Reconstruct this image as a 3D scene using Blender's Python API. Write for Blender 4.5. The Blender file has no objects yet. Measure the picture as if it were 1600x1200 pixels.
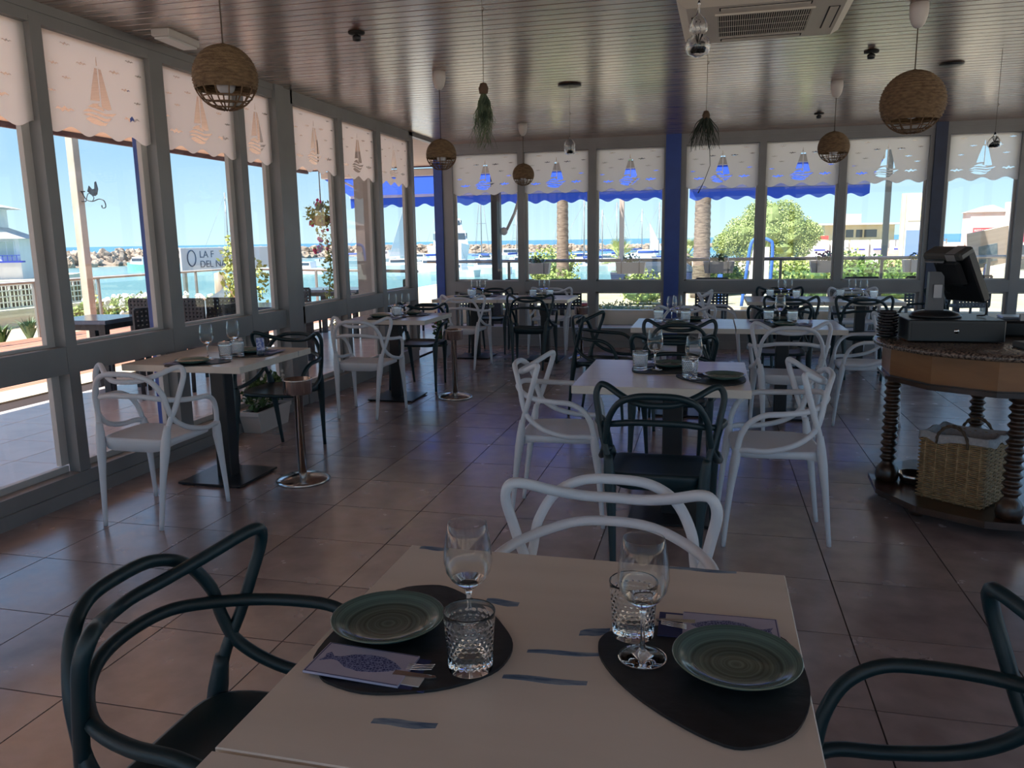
import bpy, math, random
from mathutils import Vector, Matrix
R = math.radians
C = bpy.context.scene.collection
S = bpy.context.scene

# ------------------------------------------------------------------ camera, world, sun, exposure
cam_d = bpy.data.cameras.new('camera'); cam = bpy.data.objects.new('camera', cam_d); C.objects.link(cam)
cam_d.sensor_width = 36.0; cam_d.lens = 36.0 * 1245.0 / 1600.0; cam_d.clip_start = .03; cam_d.clip_end = 6000
p_, y_, r_ = R(10.25), R(14.03), R(-0.888)
fwd = Vector((-math.sin(y_)*math.cos(p_), math.cos(y_)*math.cos(p_), -math.sin(p_)))
rt = Vector((math.cos(y_), math.sin(y_), 0)); up = rt.cross(fwd)
r2 = rt*math.cos(r_) + up*math.sin(r_); u2 = -rt*math.sin(r_) + up*math.cos(r_)
m = Matrix(((r2.x, u2.x, -fwd.x, 0), (r2.y, u2.y, -fwd.y, 0), (r2.z, u2.z, -fwd.z, 1.45), (0, 0, 0, 1)))
cam.matrix_world = m
S.camera = cam

S.view_settings.view_transform = 'Standard'; S.view_settings.look = 'None'
S.view_settings.gamma = 1; S.view_settings.use_curve_mapping = False
S.view_settings.exposure = EXPOSURE = 1.68
S.cycles.max_bounces = 10; S.cycles.diffuse_bounces = 8; S.cycles.glossy_bounces = 4
S.cycles.transmission_bounces = 10; S.cycles.transparent_max_bounces = 24
S.cycles.sample_clamp_indirect = 8.0; S.cycles.caustics_refractive = False

w = bpy.data.worlds.new('sky'); S.world = w; w.use_nodes = True
nt = w.node_tree; nt.nodes.clear()
tc = nt.nodes.new('ShaderNodeTexCoord'); sx = nt.nodes.new('ShaderNodeSeparateXYZ')
cr = nt.nodes.new('ShaderNodeValToRGB'); bg = nt.nodes.new('ShaderNodeBackground'); ow = nt.nodes.new('ShaderNodeOutputWorld')
nt.links.new(tc.outputs['Generated'], sx.inputs[0]); nt.links.new(sx.outputs['Z'], cr.inputs[0])
nt.links.new(cr.outputs[0], bg.inputs[0]); nt.links.new(bg.outputs[0], ow.inputs[0])
e = cr.color_ramp.elements
e[0].position = 0.0; e[0].color = (.62, .86, .94, 1)
e[1].position = 1.0; e[1].color = (.22, .42, .85, 1)
x = e.new(.10); x.color = (.38, .64, .88, 1)
x = e.new(.28); x.color = (.26, .50, .86, 1)
bg.inputs[1].default_value = .405

sun_d = bpy.data.lights.new('sun', 'SUN'); sun = bpy.data.objects.new('sun', sun_d); C.objects.link(sun)
sun_d.energy = 4.1; sun_d.angle = R(.6); sun_d.color = (1, .965, .91)
sun.rotation_euler = Vector((-.37, -.45, .81)).to_track_quat('Z', 'Y').to_euler()

rnd = random.Random(7)

# ------------------------------------------------------------------ helpers
class MB:
    """collects faces, then links them as ONE mesh object"""
    def __init__(s): s.v = []; s.f = []; s.sm = []
    def add(s, vs, fs, smooth=False):
        o = len(s.v); s.v += [tuple(v) for v in vs]; s.f += [tuple(i+o for i in f) for f in fs]; s.sm += [smooth]*len(fs); return s
    def box(s, a, b, rot=0, org=None):
        x0, y0, z0 = a; x1, y1, z1 = b
        vs = [(x, y, z) for z in (z0, z1) for x, y in ((x0, y0), (x1, y0), (x1, y1), (x0, y1))]
        if rot:
            cx, cy = org if org else ((x0+x1)/2, (y0+y1)/2); c, n = math.cos(rot), math.sin(rot)
            vs = [(cx+(x-cx)*c-(y-cy)*n, cy+(x-cx)*n+(y-cy)*c, z) for x, y, z in vs]
        return s.add(vs, [(3, 2, 1, 0), (4, 5, 6, 7), (0, 1, 5, 4), (1, 2, 6, 5), (2, 3, 7, 6), (3, 0, 4, 7)])
    def bev(s, a, b, r=.004):
        """box with chamfered edges"""
        x0, y0, z0 = a; x1, y1, z1 = b
        def ring(d, z): return [(x0+d, y0, z), (x1-d, y0, z), (x1, y0+d, z), (x1, y1-d, z), (x1-d, y1, z), (x0+d, y1, z), (x0, y1-d, z), (x0, y0+d, z)]
        def rin(d, z): return [(x0+d, y0+d, z), (x1-d, y0+d, z), (x1-d, y0+d, z), (x1-d, y1-d, z), (x1-d, y1-d, z), (x0+d, y1-d, z), (x0+d, y1-d, z), (x0+d, y0+d, z)]
        vs = rin(r, z0) + ring(r, z0+r) + ring(r, z1-r) + rin(r, z1)
        fs = [(i+8*k, (i+1) % 8+8*k, (i+1) % 8+8*k+8, i+8*k+8) for k in range(3) for i in range(8)]
        fs += [tuple(range(7, -1, -1)), tuple(range(24, 32))]
        return s.add(vs, fs)
    def prism(s, poly, z0, z1, smooth=False):
        n = len(poly)
        vs = [(x, y, z0) for x, y in poly] + [(x, y, z1) for x, y in poly]
        return s.add(vs, [tuple(range(n-1, -1, -1)), tuple(range(n, 2*n))] + [(i, (i+1) % n, (i+1) % n+n, i+n) for i in range(n)], smooth)
    def tube(s, pts, r, n=8, closed=False, smooth=True, flat=1.0, upv=None):
        P = [Vector(p) for p in pts]; k = len(P)
        if not isinstance(r, (list, tuple)): r = [r]*k
        vs = []; prev = None
        for i in range(k):
            if closed: t = P[(i+1) % k]-P[i-1]
            else: t = P[min(i+1, k-1)]-P[max(i-1, 0)]
            if t.length < 1e-9: t = Vector((0, 0, 1))
            t.normalize()
            if upv is not None: a = Vector(upv)
            elif prev is None: a = Vector((0, 0, 1)) if abs(t.z) < .9 else Vector((1, 0, 0))
            else: a = prev
            u = a - t*a.dot(t)
            if u.length < 1e-6: u = t.orthogonal()
            u.normalize(); prev = u; q = t.cross(u)
            for j in range(n):
                g = 2*math.pi*j/n
                vs.append(P[i] + (u*math.cos(g)*flat + q*math.sin(g))*r[i])
        fs = [(i*n+j, i*n+(j+1) % n, (i+1)*n+(j+1) % n, (i+1)*n+j) for i in range(k-1) for j in range(n)]
        if closed: fs += [((k-1)*n+j, (k-1)*n+(j+1) % n, (j+1) % n, j) for j in range(n)]
        else: fs += [tuple(range(n-1, -1, -1)), tuple(range((k-1)*n, k*n))]
        return s.add(vs, fs, smooth)
    def lathe(s, prof, n=24, c=(0, 0, 0), smooth=True, closed=False):
        vs = []; fs = []; k = len(prof)
        for r, z in prof:
            for j in range(n):
                a = 2*math.pi*j/n; vs.append((c[0]+r*math.cos(a), c[1]+r*math.sin(a), c[2]+z))
        for i in range(k-1 if not closed else k):
            i2 = (i+1) % k
            for j in range(n): fs.append((i*n+j, i*n+(j+1) % n, i2*n+(j+1) % n, i2*n+j))
        if not closed:
            if prof[0][0] > 1e-6: fs.append(tuple(range(n-1, -1, -1)))
            if prof[-1][0] > 1e-6: fs.append(tuple(range((k-1)*n, k*n)))
        return s.add(vs, fs, smooth)
    def ball(s, c, r, n=8, k=5, sq=(1, 1, 1), jit=0, rg=None):
        vs = [(c[0], c[1], c[2]-r*sq[2])]; fs = []
        for i in range(1, k):
            th = math.pi*i/k
            for j in range(n):
                a = 2*math.pi*j/n; q = r*(1+(rg.uniform(-jit, jit) if jit else 0))
                vs.append((c[0]+q*sq[0]*math.sin(th)*math.cos(a), c[1]+q*sq[1]*math.sin(th)*math.sin(a), c[2]-q*sq[2]*math.cos(th)))
        vs.append((c[0], c[1], c[2]+r*sq[2])); L = len(vs)-1
        for j in range(n): fs.append((0, 1+(j+1) % n, 1+j))
        for i in range(k-2):
            for j in range(n): fs.append((1+i*n+j, 1+i*n+(j+1) % n, 1+(i+1)*n+(j+1) % n, 1+(i+1)*n+j))
        for j in range(n): fs.append((L, 1+(k-2)*n+j, 1+(k-2)*n+(j+1) % n))
        return s.add(vs, fs, jit == 0)
    def xf(s, M):
        s.v = [tuple(M @ Vector(v)) for v in s.v]; return s
    def mesh(s, name, mat):
        me = bpy.data.meshes.new(name); me.from_pydata(s.v, [], s.f)
        me.polygons.foreach_set('use_smooth', s.sm)
        if mat: me.materials.append(mat)
        me.update(); return me
    def build(s, name, mat, parent=None, loc=None):
        return link(name, s.mesh(name, mat), parent, loc)

def link(name, me, parent=None, loc=None):
    o = bpy.data.objects.new(name, me); C.objects.link(o)
    if parent: o.parent = parent
    if loc is not None: o.location = loc
    return o
def tag(o, label, cat, group=None, kind=None):
    if label: o['label'] = label
    if cat: o['category'] = cat
    if group: o['group'] = group
    if kind: o['kind'] = kind
    return o
def thing(name, label, cat, loc=(0, 0, 0), rz=0, group=None, kind=None):
    o = bpy.data.objects.new(name, None); C.objects.link(o); o.empty_display_size = .05
    o.location = loc; o.rotation_euler = (0, 0, rz)
    return tag(o, label, cat, group, kind)
def struct(o): o['kind'] = 'structure'; return o
def kids(o): return [c for c in C.objects if c.parent == o]
def dup(o, loc, rz, label=None, group=None, sc=None):
    r = o.copy(); C.objects.link(r); r.location = loc; r.rotation_euler = (0, 0, rz)
    if sc: r.scale = (sc, sc, sc) if not isinstance(sc, tuple) else sc
    if label: r['label'] = label
    if group: r['group'] = group
    for ch in kids(o):
        c = ch.copy(); C.objects.link(c); c.parent = r
        for g in kids(ch):
            d = g.copy(); C.objects.link(d); d.parent = c
    return r
def smooth_path(pts, k=5, closed=False):
    P = [Vector(p) for p in pts]; n = len(P); out = []
    rng = range(n if closed else n-1)
    for i in rng:
        a = P[(i-1) % n] if closed or i > 0 else P[0]*2-P[1]
        b = P[i]; c = P[(i+1) % n]; d = P[(i+2) % n] if closed or i+2 < n else P[-1]*2-P[-2]
        for j in range(k):
            t = j/k
            out.append(.5*((2*b)+(c-a)*t+(2*a-5*b+4*c-d)*t*t+(3*b-a-3*c+d)*t**3))
    if not closed: out.append(P[-1])
    return out
def lerp_list(a, n):
    out = []
    for i in range(n):
        t = i/(n-1)*(len(a)-1); k = min(int(t), len(a)-2); out.append(a[k]+(a[k+1]-a[k])*(t-k))
    return out

# ------------------------------------------------------------------ materials
def mat(name, col, rough=.5, metal=0, spec=.5, coat=0, emit=None, es=0):
    m = bpy.data.materials.new(name); m.use_nodes = True; b = m.node_tree.nodes['Principled BSDF']
    b.inputs['Base Color'].default_value = (*col, 1); b.inputs['Roughness'].default_value = rough
    b.inputs['Metallic'].default_value = metal; b.inputs['Specular IOR Level'].default_value = spec
    b.inputs['Coat Weight'].default_value = coat
    if emit: b.inputs['Emission Color'].default_value = (*emit, 1); b.inputs['Emission Strength'].default_value = es
    return m
def nodes(m): return m.node_tree.nodes, m.node_tree.links, m.node_tree.nodes['Principled BSDF']
def noisy(name, c1, c2, scale=5, rough=.5, detail=4, stretch=(1, 1, 1), bump=0, bscale=None, coord='Object', lo=.35, hi=.65, rr=None, metal=0, coat=0, spec=.5):
    m = mat(name, c1, rough, metal, spec, coat); N, L, b = nodes(m)
    tc = N.new('ShaderNodeTexCoord'); mp = N.new('ShaderNodeMapping'); mp.inputs['Scale'].default_value = stretch
    nz = N.new('ShaderNodeTexNoise'); nz.inputs['Scale'].default_value = scale; nz.inputs['Detail'].default_value = detail
    cr = N.new('ShaderNodeValToRGB'); cr.color_ramp.elements[0].position = lo; cr.color_ramp.elements[1].position = hi
    cr.color_ramp.elements[0].color = (*c1, 1); cr.color_ramp.elements[1].color = (*c2, 1)
    L.new(tc.outputs[coord], mp.inputs[0]); L.new(mp.outputs[0], nz.inputs['Vector']); L.new(nz.outputs['Fac'], cr.inputs[0])
    L.new(cr.outputs[0], b.inputs['Base Color'])
    if rr:
        mr = N.new('ShaderNodeMapRange'); mr.inputs['To Min'].default_value = rr[0]; mr.inputs['To Max'].default_value = rr[1]
        L.new(nz.outputs['Fac'], mr.inputs['Value']); L.new(mr.outputs[0], b.inputs['Roughness'])
    if bump:
        bp = N.new('ShaderNodeBump'); bp.inputs['Strength'].default_value = bump; bp.inputs['Distance'].default_value = .01
        if bscale:
            n2 = N.new('ShaderNodeTexNoise'); n2.inputs['Scale'].default_value = bscale; L.new(mp.outputs[0], n2.inputs['Vector']); L.new(n2.outputs['Fac'], bp.inputs['Height'])
        else: L.new(nz.outputs['Fac'], bp.inputs['Height'])
        L.new(bp.outputs[0], b.inputs['Normal'])
    return m
def shift_per_object(m):
    """each piece takes its grain from another place"""
    N, L, b = nodes(m); mp = [n for n in N if n.type == 'MAPPING'][0]; src = mp.inputs[0].links[0].from_socket
    oi = N.new('ShaderNodeObjectInfo'); ml = N.new('ShaderNodeMath'); ml.operation = 'MULTIPLY'; ml.inputs[1].default_value = 91.7
    cx = N.new('ShaderNodeCombineXYZ'); va = N.new('ShaderNodeVectorMath'); va.operation = 'ADD'
    L.new(oi.outputs['Random'], ml.inputs[0])
    for i in range(3): L.new(ml.outputs[0], cx.inputs[i])
    L.new(src, va.inputs[0]); L.new(cx.outputs[0], va.inputs[1]); L.new(va.outputs[0], mp.inputs[0]); return m
def per_object_tint(m, amt=.15):
    """small colour difference from one piece to the next"""
    if any(n.type == 'MAPPING' for n in m.node_tree.nodes): shift_per_object(m)
    N, L, b = nodes(m); src = b.inputs['Base Color'].links[0].from_socket if b.inputs['Base Color'].links else None
    oi = N.new('ShaderNodeObjectInfo'); hs = N.new('ShaderNodeHueSaturation'); mr = N.new('ShaderNodeMapRange')
    mr.inputs['To Min'].default_value = 1-amt; mr.inputs['To Max'].default_value = 1+amt
    L.new(oi.outputs['Random'], mr.inputs['Value']); L.new(mr.outputs[0], hs.inputs['Value'])
    if src: L.new(src, hs.inputs['Color'])
    else: hs.inputs['Color'].default_value = b.inputs['Base Color'].default_value
    L.new(hs.outputs[0], b.inputs['Base Color']); return m

M = {}
M['frame'] = noisy('painted_aluminium', (.24, .238, .238), (.28, .278, .275), 3, .4)
M['sash'] = mat('daylit_aluminium', (.60, .57, .54), .45)  # paler than the frame: outdoor light on the stiles put into the colour
M['blue'] = noisy('blue_paint', (.02, .06, .30), (.025, .075, .36), 8, .4)
M['darkblue'] = noisy('dark_blue_paint', (.012, .022, .06), (.016, .03, .08), 8, .4)
M['tile'] = per_object_tint(noisy('terracotta_tile', (.27, .205, .19), (.39, .305, .29), 6, .42, 12, bump=.02, coord='Object', lo=.32, hi=.72, rr=(.14, .34), spec=.8), .08)
M['grout'] = mat('grout', (.035, .022, .02), .9)
M['tile_out'] = per_object_tint(noisy('terrace_tile', (.64, .55, .52), (.72, .63, .60), 4, .22, 5), .05)
M['ceilwood'] = per_object_tint(noisy('varnished_plank', (.13, .050, .026), (.26, .115, .062), 9, .3, 6, stretch=(.25, 3, 1), bump=.06, rr=(.20, .38), coat=1.0, spec=.9), .22)
M['ceilwood'].node_tree.nodes['Principled BSDF'].inputs['Coat Roughness'].default_value = .24
_b = M['ceilwood'].node_tree.nodes['Principled BSDF']; _b.inputs['IOR'].default_value = 1.7; _b.inputs['Coat IOR'].default_value = 2.9
M['tile'].node_tree.nodes['Principled BSDF'].inputs['IOR'].default_value = 2.25
M['ceilback'] = mat('ceiling_back', (.012, .008, .006), .9)
M['plaster'] = noisy('plaster', (.50, .47, .43), (.56, .53, .49), 4, .8)
M['white_plastic'] = mat('white_polypropylene', (.73, .76, .81), .40)
M['dark_plastic'] = mat('petrol_polypropylene', (.006, .026, .034), .40)
M['black'] = mat('black_metal', (.012, .012, .014), .4)
M['plate_black'] = mat('black_steel_plate', (.02, .022, .026), .28, .2)
M['steel'] = noisy('brushed_steel', (.60, .59, .58), (.72, .71, .70), 30, .16, 2, stretch=(1, 1, .05), metal=1)
M['slate'] = noisy('slate_mat', (.008, .010, .013), (.017, .020, .024), 24, .5, 8, stretch=(1, 1.5, 1), bump=.15)
M['cream'] = mat('cream_plastic', (.60, .55, .47), .45)
M['cup_white'] = mat('white_cup', (.62, .58, .55), .5)
M['dark_gap'] = mat('dark_gap', (.01, .01, .01), .8)
M['cord'] = mat('cord', (.10, .07, .05), .7)

def glassmat(name, tint=(1, 1, 1), rough=0, ior=1.5):
    m = bpy.data.materials.new(name); m.use_nodes = True; nt = m.node_tree; nt.nodes.clear()
    g = nt.nodes.new('ShaderNodeBsdfGlass'); g.inputs['Color'].default_value = (*tint, 1); g.inputs['Roughness'].default_value = rough; g.inputs['IOR'].default_value = ior
    o = nt.nodes.new('ShaderNodeOutputMaterial'); nt.links.new(g.outputs[0], o.inputs[0]); return m
def panemat(name, tint=(.93, .97, .96), refl=.05, edge=.8, power=5):
    m = bpy.data.materials.new(name); m.use_nodes = True; nt = m.node_tree; nt.nodes.clear(); N = nt.nodes; L = nt.links
    t = N.new('ShaderNodeBsdfTransparent'); t.inputs[0].default_value = (*tint, 1)
    g = N.new('ShaderNodeBsdfGlossy'); g.inputs['Roughness'].default_value = .01
    f = N.new('ShaderNodeLayerWeight'); f.inputs['Blend'].default_value = .5
    pw = N.new('ShaderNodeMath'); pw.operation = 'POWER'; pw.inputs[1].default_value = power; L.new(f.outputs['Facing'], pw.inputs[0])
    lw = N.new('ShaderNodeMath'); lw.operation = 'MULTIPLY_ADD'; lw.inputs[1].default_value = edge; lw.inputs[2].default_value = refl; L.new(pw.outputs[0], lw.inputs[0])
    mx = N.new('ShaderNodeMixShader'); o = N.new('ShaderNodeOutputMaterial')
    L.new(lw.outputs[0], mx.inputs[0]); L.new(t.outputs[0], mx.inputs[1]); L.new(g.outputs[0], mx.inputs[2]); L.new(mx.outputs[0], o.inputs[0]); return m
M['glass'] = glassmat('clear_glass')
M['pane'] = panemat('window_glass', (.98, .985, .98), .035, .5)
M['thin'] = panemat('thin_glass', (.975, .98, .98), .018, .95, 2.7)
M['pane_rail'] = panemat('railing_glass', (.90, .95, .93))
def filmmat(name, col, tr=.5):
    m = bpy.data.materials.new(name); m.use_nodes = True; nt = m.node_tree; nt.nodes.clear(); N = nt.nodes; L = nt.links
    d = N.new('ShaderNodeBsdfDiffuse'); d.inputs[0].default_value = (*col, 1)
    t = N.new('ShaderNodeBsdfTranslucent'); t.inputs[0].default_value = (*col, 1)
    mx = N.new('ShaderNodeMixShader'); mx.inputs[0].default_value = tr; o = N.new('ShaderNodeOutputMaterial')
    L.new(d.outputs[0], mx.inputs[1]); L.new(t.outputs[0], mx.inputs[2]); L.new(mx.outputs[0], o.inputs[0]); return m
M['blind'] = filmmat('blind_fabric', (.97, .965, .95), .92)
M['awning'] = filmmat('blue_awning_fabric', (.05, .115, .55), .6)

def tabletop_mat():
    """cream laminate with a few washed blue brush strokes printed on it"""
    m = noisy('cream_laminate', (.72, .665, .58), (.78, .725, .64), 2.2, .24, 6, stretch=(.6, 4, 1), spec=.7)
    N, L, b = nodes(m); base = b.inputs['Base Color'].links[0].from_socket
    tc = N.new('ShaderNodeTexCoord'); mp = N.new('ShaderNodeMapping'); mp.inputs['Scale'].default_value = (2.2, 15, 6)
    oi = N.new('ShaderNodeObjectInfo'); vm = N.new('ShaderNodeVectorMath'); vm.operation = 'ADD'
    cx = N.new('ShaderNodeCombineXYZ'); ml = N.new('ShaderNodeMath'); ml.operation = 'MULTIPLY'; ml.inputs[1].default_value = 37
    L.new(oi.outputs['Random'], ml.inputs[0]); L.new(ml.outputs[0], cx.inputs[0]); L.new(ml.outputs[0], cx.inputs[1])
    L.new(tc.outputs['Object'], vm.inputs[0]); L.new(cx.outputs[0], vm.inputs[1]); L.new(vm.outputs[0], mp.inputs[0])
    nz = N.new('ShaderNodeTexNoise'); nz.inputs['Scale'].default_value = 1.6; nz.inputs['Detail'].default_value = 3
    L.new(mp.outputs[0], nz.inputs['Vector'])
    cr = N.new('ShaderNodeValToRGB'); cr.color_ramp.elements[0].position = .68; cr.color_ramp.elements[1].position = .73
    cr.color_ramp.elements[0].color = (0, 0, 0, 1); cr.color_ramp.elements[1].color = (.8, .8, .8, 1); L.new(nz.outputs['Fac'], cr.inputs[0])
    mx = N.new('ShaderNodeMix'); mx.data_type = 'RGBA'; L.new(cr.outputs[0], mx.inputs['Factor']); L.new(base, mx.inputs['A'])
    mx.inputs['B'].default_value = (.10, .16, .24, 1); L.new(mx.outputs['Result'], b.inputs['Base Color']); return m
M['top'] = tabletop_mat()
M['top_plain'] = noisy('cream_laminate_plain', (.72, .665, .58), (.78, .725, .64), 2.2, .24, 6, stretch=(.6, 4, 1), spec=.7)
M['paint'] = noisy('blue_wash', (.06, .13, .24), (.28, .36, .44), 22, .5, 5, stretch=(1, 5, 1))
# ------------------------------------------------------------------ room: floor
XL, YF, ZC = -3.545, 10.72, 2.74          # inner faces of the window walls, ceiling height
XR, YB = 6.2, -3.2
TX, TY = .509, .4887
fl = thing('floor', None, None, kind='structure')
MB().box((XL-.02, YB, -.03), (XR, YF+.02, -.004)).build('grout', M['grout'], fl)
me_tile = MB().box((-TX/2+.0026, -TY/2+.0026, -.012), (TX/2-.0026, TY/2-.0026, 0)).mesh('tile', M['tile'])
far = MB(); cnt = 0
cells = []
for i in range(-5, 20):
    for j in range(-14, 20):
        cx = -1.503 + (i-.5)*TX+.0; cy = 2.933 + (j-.5)*TY
        if cx+TX/2 < XL+.02 or cx-TX/2 > XR or cy+TY/2 < YB or cy-TY/2 > YF: continue
        cells.append((math.hypot(cx, cy), cx, cy))
def in_view(cx, cy):
    a = math.degrees(math.atan2(cx, cy))+14.03
    return cy > .3 and abs(a) < 40
cells.sort()
for d, cx, cy in cells:
    x0, x1 = max(cx-TX/2, XL), min(cx+TX/2, XR); y0, y1 = max(cy-TY/2, YB), min(cy+TY/2, YF)
    whole = x1-x0 > TX-.001 and y1-y0 > TY-.001
    if whole and in_view(cx, cy) and cnt < 290:
        link('tile', me_tile, fl, (cx, cy, 0)); cnt += 1
    elif in_view(cx, cy) and cnt < 290 and x1-x0 > .05 and y1-y0 > .05:
        MB().box((x0+.0026, y0+.0026, -.012), (x1-.0026, y1-.0026, 0)).build('tile', M['tile'], fl); cnt += 1
    elif x1-x0 > .02 and y1-y0 > .02:
        far.box((x0+.0022, y0+.0022, -.012), (x1-.0022, y1-.0022, 0))
o = far.build('outlying_tiles', M['tile'], fl); o['kind'] = 'stuff'

# ceiling of narrow varnished planks running across the room
ce = thing('ceiling', None, None, kind='structure')
MB().box((XL-.1, YB, ZC+.012), (XR, YF+.12, ZC+.06)).build('backing_board', M['ceilback'], ce)
PW = .105
me_pl = MB().bev((0, 0, 0), (XR-XL+.08, PW-.006, .012), .003).mesh('plank', M['ceilwood'])
k = 0; y = YB
while y < YF+.1:
    link('plank', me_pl, ce, (XL-.08, y, ZC)); y += PW; k += 1

# left window wall: frame members
def wall_left():
    w = MB(); xa, xb = XL-.07, XL
    # (window spans) near part has rails at the same height
    w.box((xa, YB, 2.63), (xb, 6.26, 2.70)); w.box((xa-.02, YB, 2.69), (xb+.01, 6.3, ZC))
    w.box((xa, YB, .735), (xb, 6.22, .89)); w.box((xa, YB, 0), (xb+.012, 6.25, .155)); w.box((xa, YB, 0), (xb+.03, 6.25, .075))
    for y0, y1 in ((-.35, -.24), (.65, .76), (1.66, 1.78), (2.66, 2.78), (3.75, 3.83), (4.69, 4.82), (5.67, 5.76)):
        w.box((xa-.002, y0, .1), (xb+.003, y1, 2.66))
    w.box((xa, YB, 0), (xb, YB+.3, ZC))
    for y0 in (-2.2, -1.28): w.box((xa, y0, 0), (xb, y0+.1, ZC))
    # post between the two runs and the second run
    w.box((xa-.03, 6.20, 0), (xb+.03, 6.34, ZC)); w.box((xa, 6.34, 0), (xb, 6.53, ZC))
    w.box((xa, 6.5, 2.63), (xb, 9.42, ZC)); w.box((xa, 6.5, .735), (xb, 9.42, .89)); w.box((xa, 6.5, 0), (xb+.012, 9.36, .15))
    for y0, y1 in ((7.39, 7.48), (8.32, 8.43), (9.33, 9.42)): w.box((xa-.002, y0, .1), (xb+.003, y1, 2.66))
    w.box((xa, 9.3, 2.70), (xb, YF, ZC))
    return w
struct(wall_left().build('wall_left', M['frame']))
def wall_far():
    w = MB(); ya, yb = YF, YF+.08
    w.box((-3.62, ya, 2.60), (XR, yb, ZC)); w.box((-3.62, ya-.012, 2.675), (XR, yb, ZC))
    w.box((-3.62, ya, .745), (2.53, yb, .89)); w.box((2.66, ya, .745), (XR, yb, .89))
    w.box((-3.62, ya-.01, 0), (XR, yb, .26)); w.box((-3.62, ya-.03, 0), (XR, ya, .10))
    for x0, x1 in ((-3.62, -3.48), (-2.56, -2.47), (-1.6, -1.5), (-.62, -.60), (-.41, -.345), (.545, .63), (1.49, 1.575), (2.485, 2.53), (2.66, 2.70), (3.46, 3.56), (4.44, 4.53), (5.4, 5.5)):
        w.box((x0, ya-.003, .2), (x1, yb+.002, 2.66))
    return w
struct(wall_far().build('wall_far', M['frame']))
# unseen right and back sides: open bays invented to let daylight into the room
rw = MB().box((XR, YB, 0), (XR+.12, YF+.1, .35)).box((XR, YB, 2.62), (XR+.12, YF+.1, ZC))
for k in range(9): rw.box((XR, YB+k*1.72, 0), (XR+.12, YB+k*1.72+.14, ZC))
struct(rw.build('wall_right', M['frame']))
bw_ = MB().box((XL-.15, YB-.12, 0), (XR+.12, YB, .35)).box((XL-.15, YB-.12, 2.62), (XR+.12, YB, ZC))
for k in range(6): bw_.box((XL-.15+k*1.95, YB-.12, 0), (XL+k*1.95, YB, ZC))
struct(bw_.build('wall_back', M['frame']))
tag(MB().box((-3.74, YF-.03, 0), (-3.62, YF+.09, 2.74)).build('corner_pillar', M['blue']), 'bright blue painted steel pillar at the corner between the two window walls', 'pillar')
tag(MB().box((-.60, YF-.035, 0), (-.41, YF+.1, ZC)).build('window_wall_pillar', M['blue']), 'blue pillar from floor to ceiling in the middle of the far window wall', 'pillar')
tag(MB().box((2.53, YF-.035, 0), (2.66, YF+.1, ZC)).build('window_wall_pillar', M['darkblue']), 'dark navy pillar in the far window wall behind the cash register screen', 'pillar')

# windows: sash frame, panes, printed blind (a thing of its own, hung inside)
def poly_mesh(name, outer, holes, mat_, th=.0012):
    cu = bpy.data.curves.new(name, 'CURVE'); cu.dimensions = '2D'; cu.fill_mode = 'BOTH'; cu.extrude = th
    for P in [outer]+holes:
        sp = cu.splines.new('POLY'); sp.points.add(len(P)-1)
        for q, (x, y) in zip(sp.points, P): q.co = (x, y, 0, 1)
        sp.use_cyclic_u = True
    ob = bpy.data.objects.new(name, cu); C.objects.link(ob)
    dg = bpy.context.evaluated_depsgraph_get(); me = bpy.data.meshes.new_from_object(ob.evaluated_get(dg))
    bpy.data.objects.remove(ob); bpy.data.curves.remove(cu)
    me.materials.clear(); me.materials.append(mat_); return me
WAVE = [(-.5, -.12), (-.36, .16), (-.16, .02), (0, .34), (.13, .02), (.3, .18), (.5, -.06), (.3, -.02), (.14, -.24), (0, -.1), (-.14, -.34), (-.3, -.08)]
BOAT = [[(-.020, .33), (.002, .33), (.002, .145), (-.078, .138), (-.058, .21)],
        [(.011, .33), (.033, .33), (.094, .108), (.06, .10), (.011, .108)],
        [(-.001, .395), (.004, .395), (.007, .345), (-.005, .345)],
        [(-.105, .098), (-.06, .122), (.0, .132), (-.02, .12), (.035, .098), (.02, .088), (-.04, .098)],
        [(-.150, .066), (-.10, .090), (-.04, .086), (.04, .076), (.135, .090), (.10, .068), (.03, .062), (-.05, .074)],
        [(-.148, .050), (-.09, .064), (-.03, .058), (.04, .046), (.095, .060), (.06, .034), (.02, .030), (-.05, .046)],
        [(-.130, .028), (-.09, .044), (-.03, .036), (.02, .020), (.055, .028), (.03, .006), (-.02, .0), (-.08, .008)]]
def blind_mesh(W, H, dz):
    """scalloped sheet W wide, H high (0 = top), with a cut-out boat and waves; boat bottom at -H+dz"""
    hw = W/2; n = 60; per = .245; out = [(-hw, 0), (hw, 0)]
    for i in range(n+1):
        x = hw - W*i/n; out.append((x, -H + .020*math.cos(2*math.pi*x/per)))
    holes = [[(x, z-H+dz) for x, z in P] for P in BOAT]
    for dx, z, ww, hh in ((-.23, .42, .085, .030), (-.12, .335, .085, .03), (.15, .335, .10, .035), (.29, .425, .08, .028), (-.33, .30, .08, .03), (-.245, .235, .075, .028),
                          (.235, .245, .085, .03), (.335, .18, .075, .028), (.365, .35, .07, .025), (-.28, .06, .15, .055), (.27, .075, .15, .06), (-.36, .15, .07, .025)):
        if abs(dx)+ww/2 < hw-.012 and z < H-dz-.03: holes.append([(dx+a*ww, z-H+dz+b*hh) for a, b in WAVE])
    return poly_mesh('printed_blind', out, holes, M['blind'], .0008)
ORD = ['first', 'second', 'third', 'fourth', 'fifth', 'sixth', 'seventh', 'eighth', 'ninth', 'tenth', 'eleventh']
wn = 0
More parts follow.
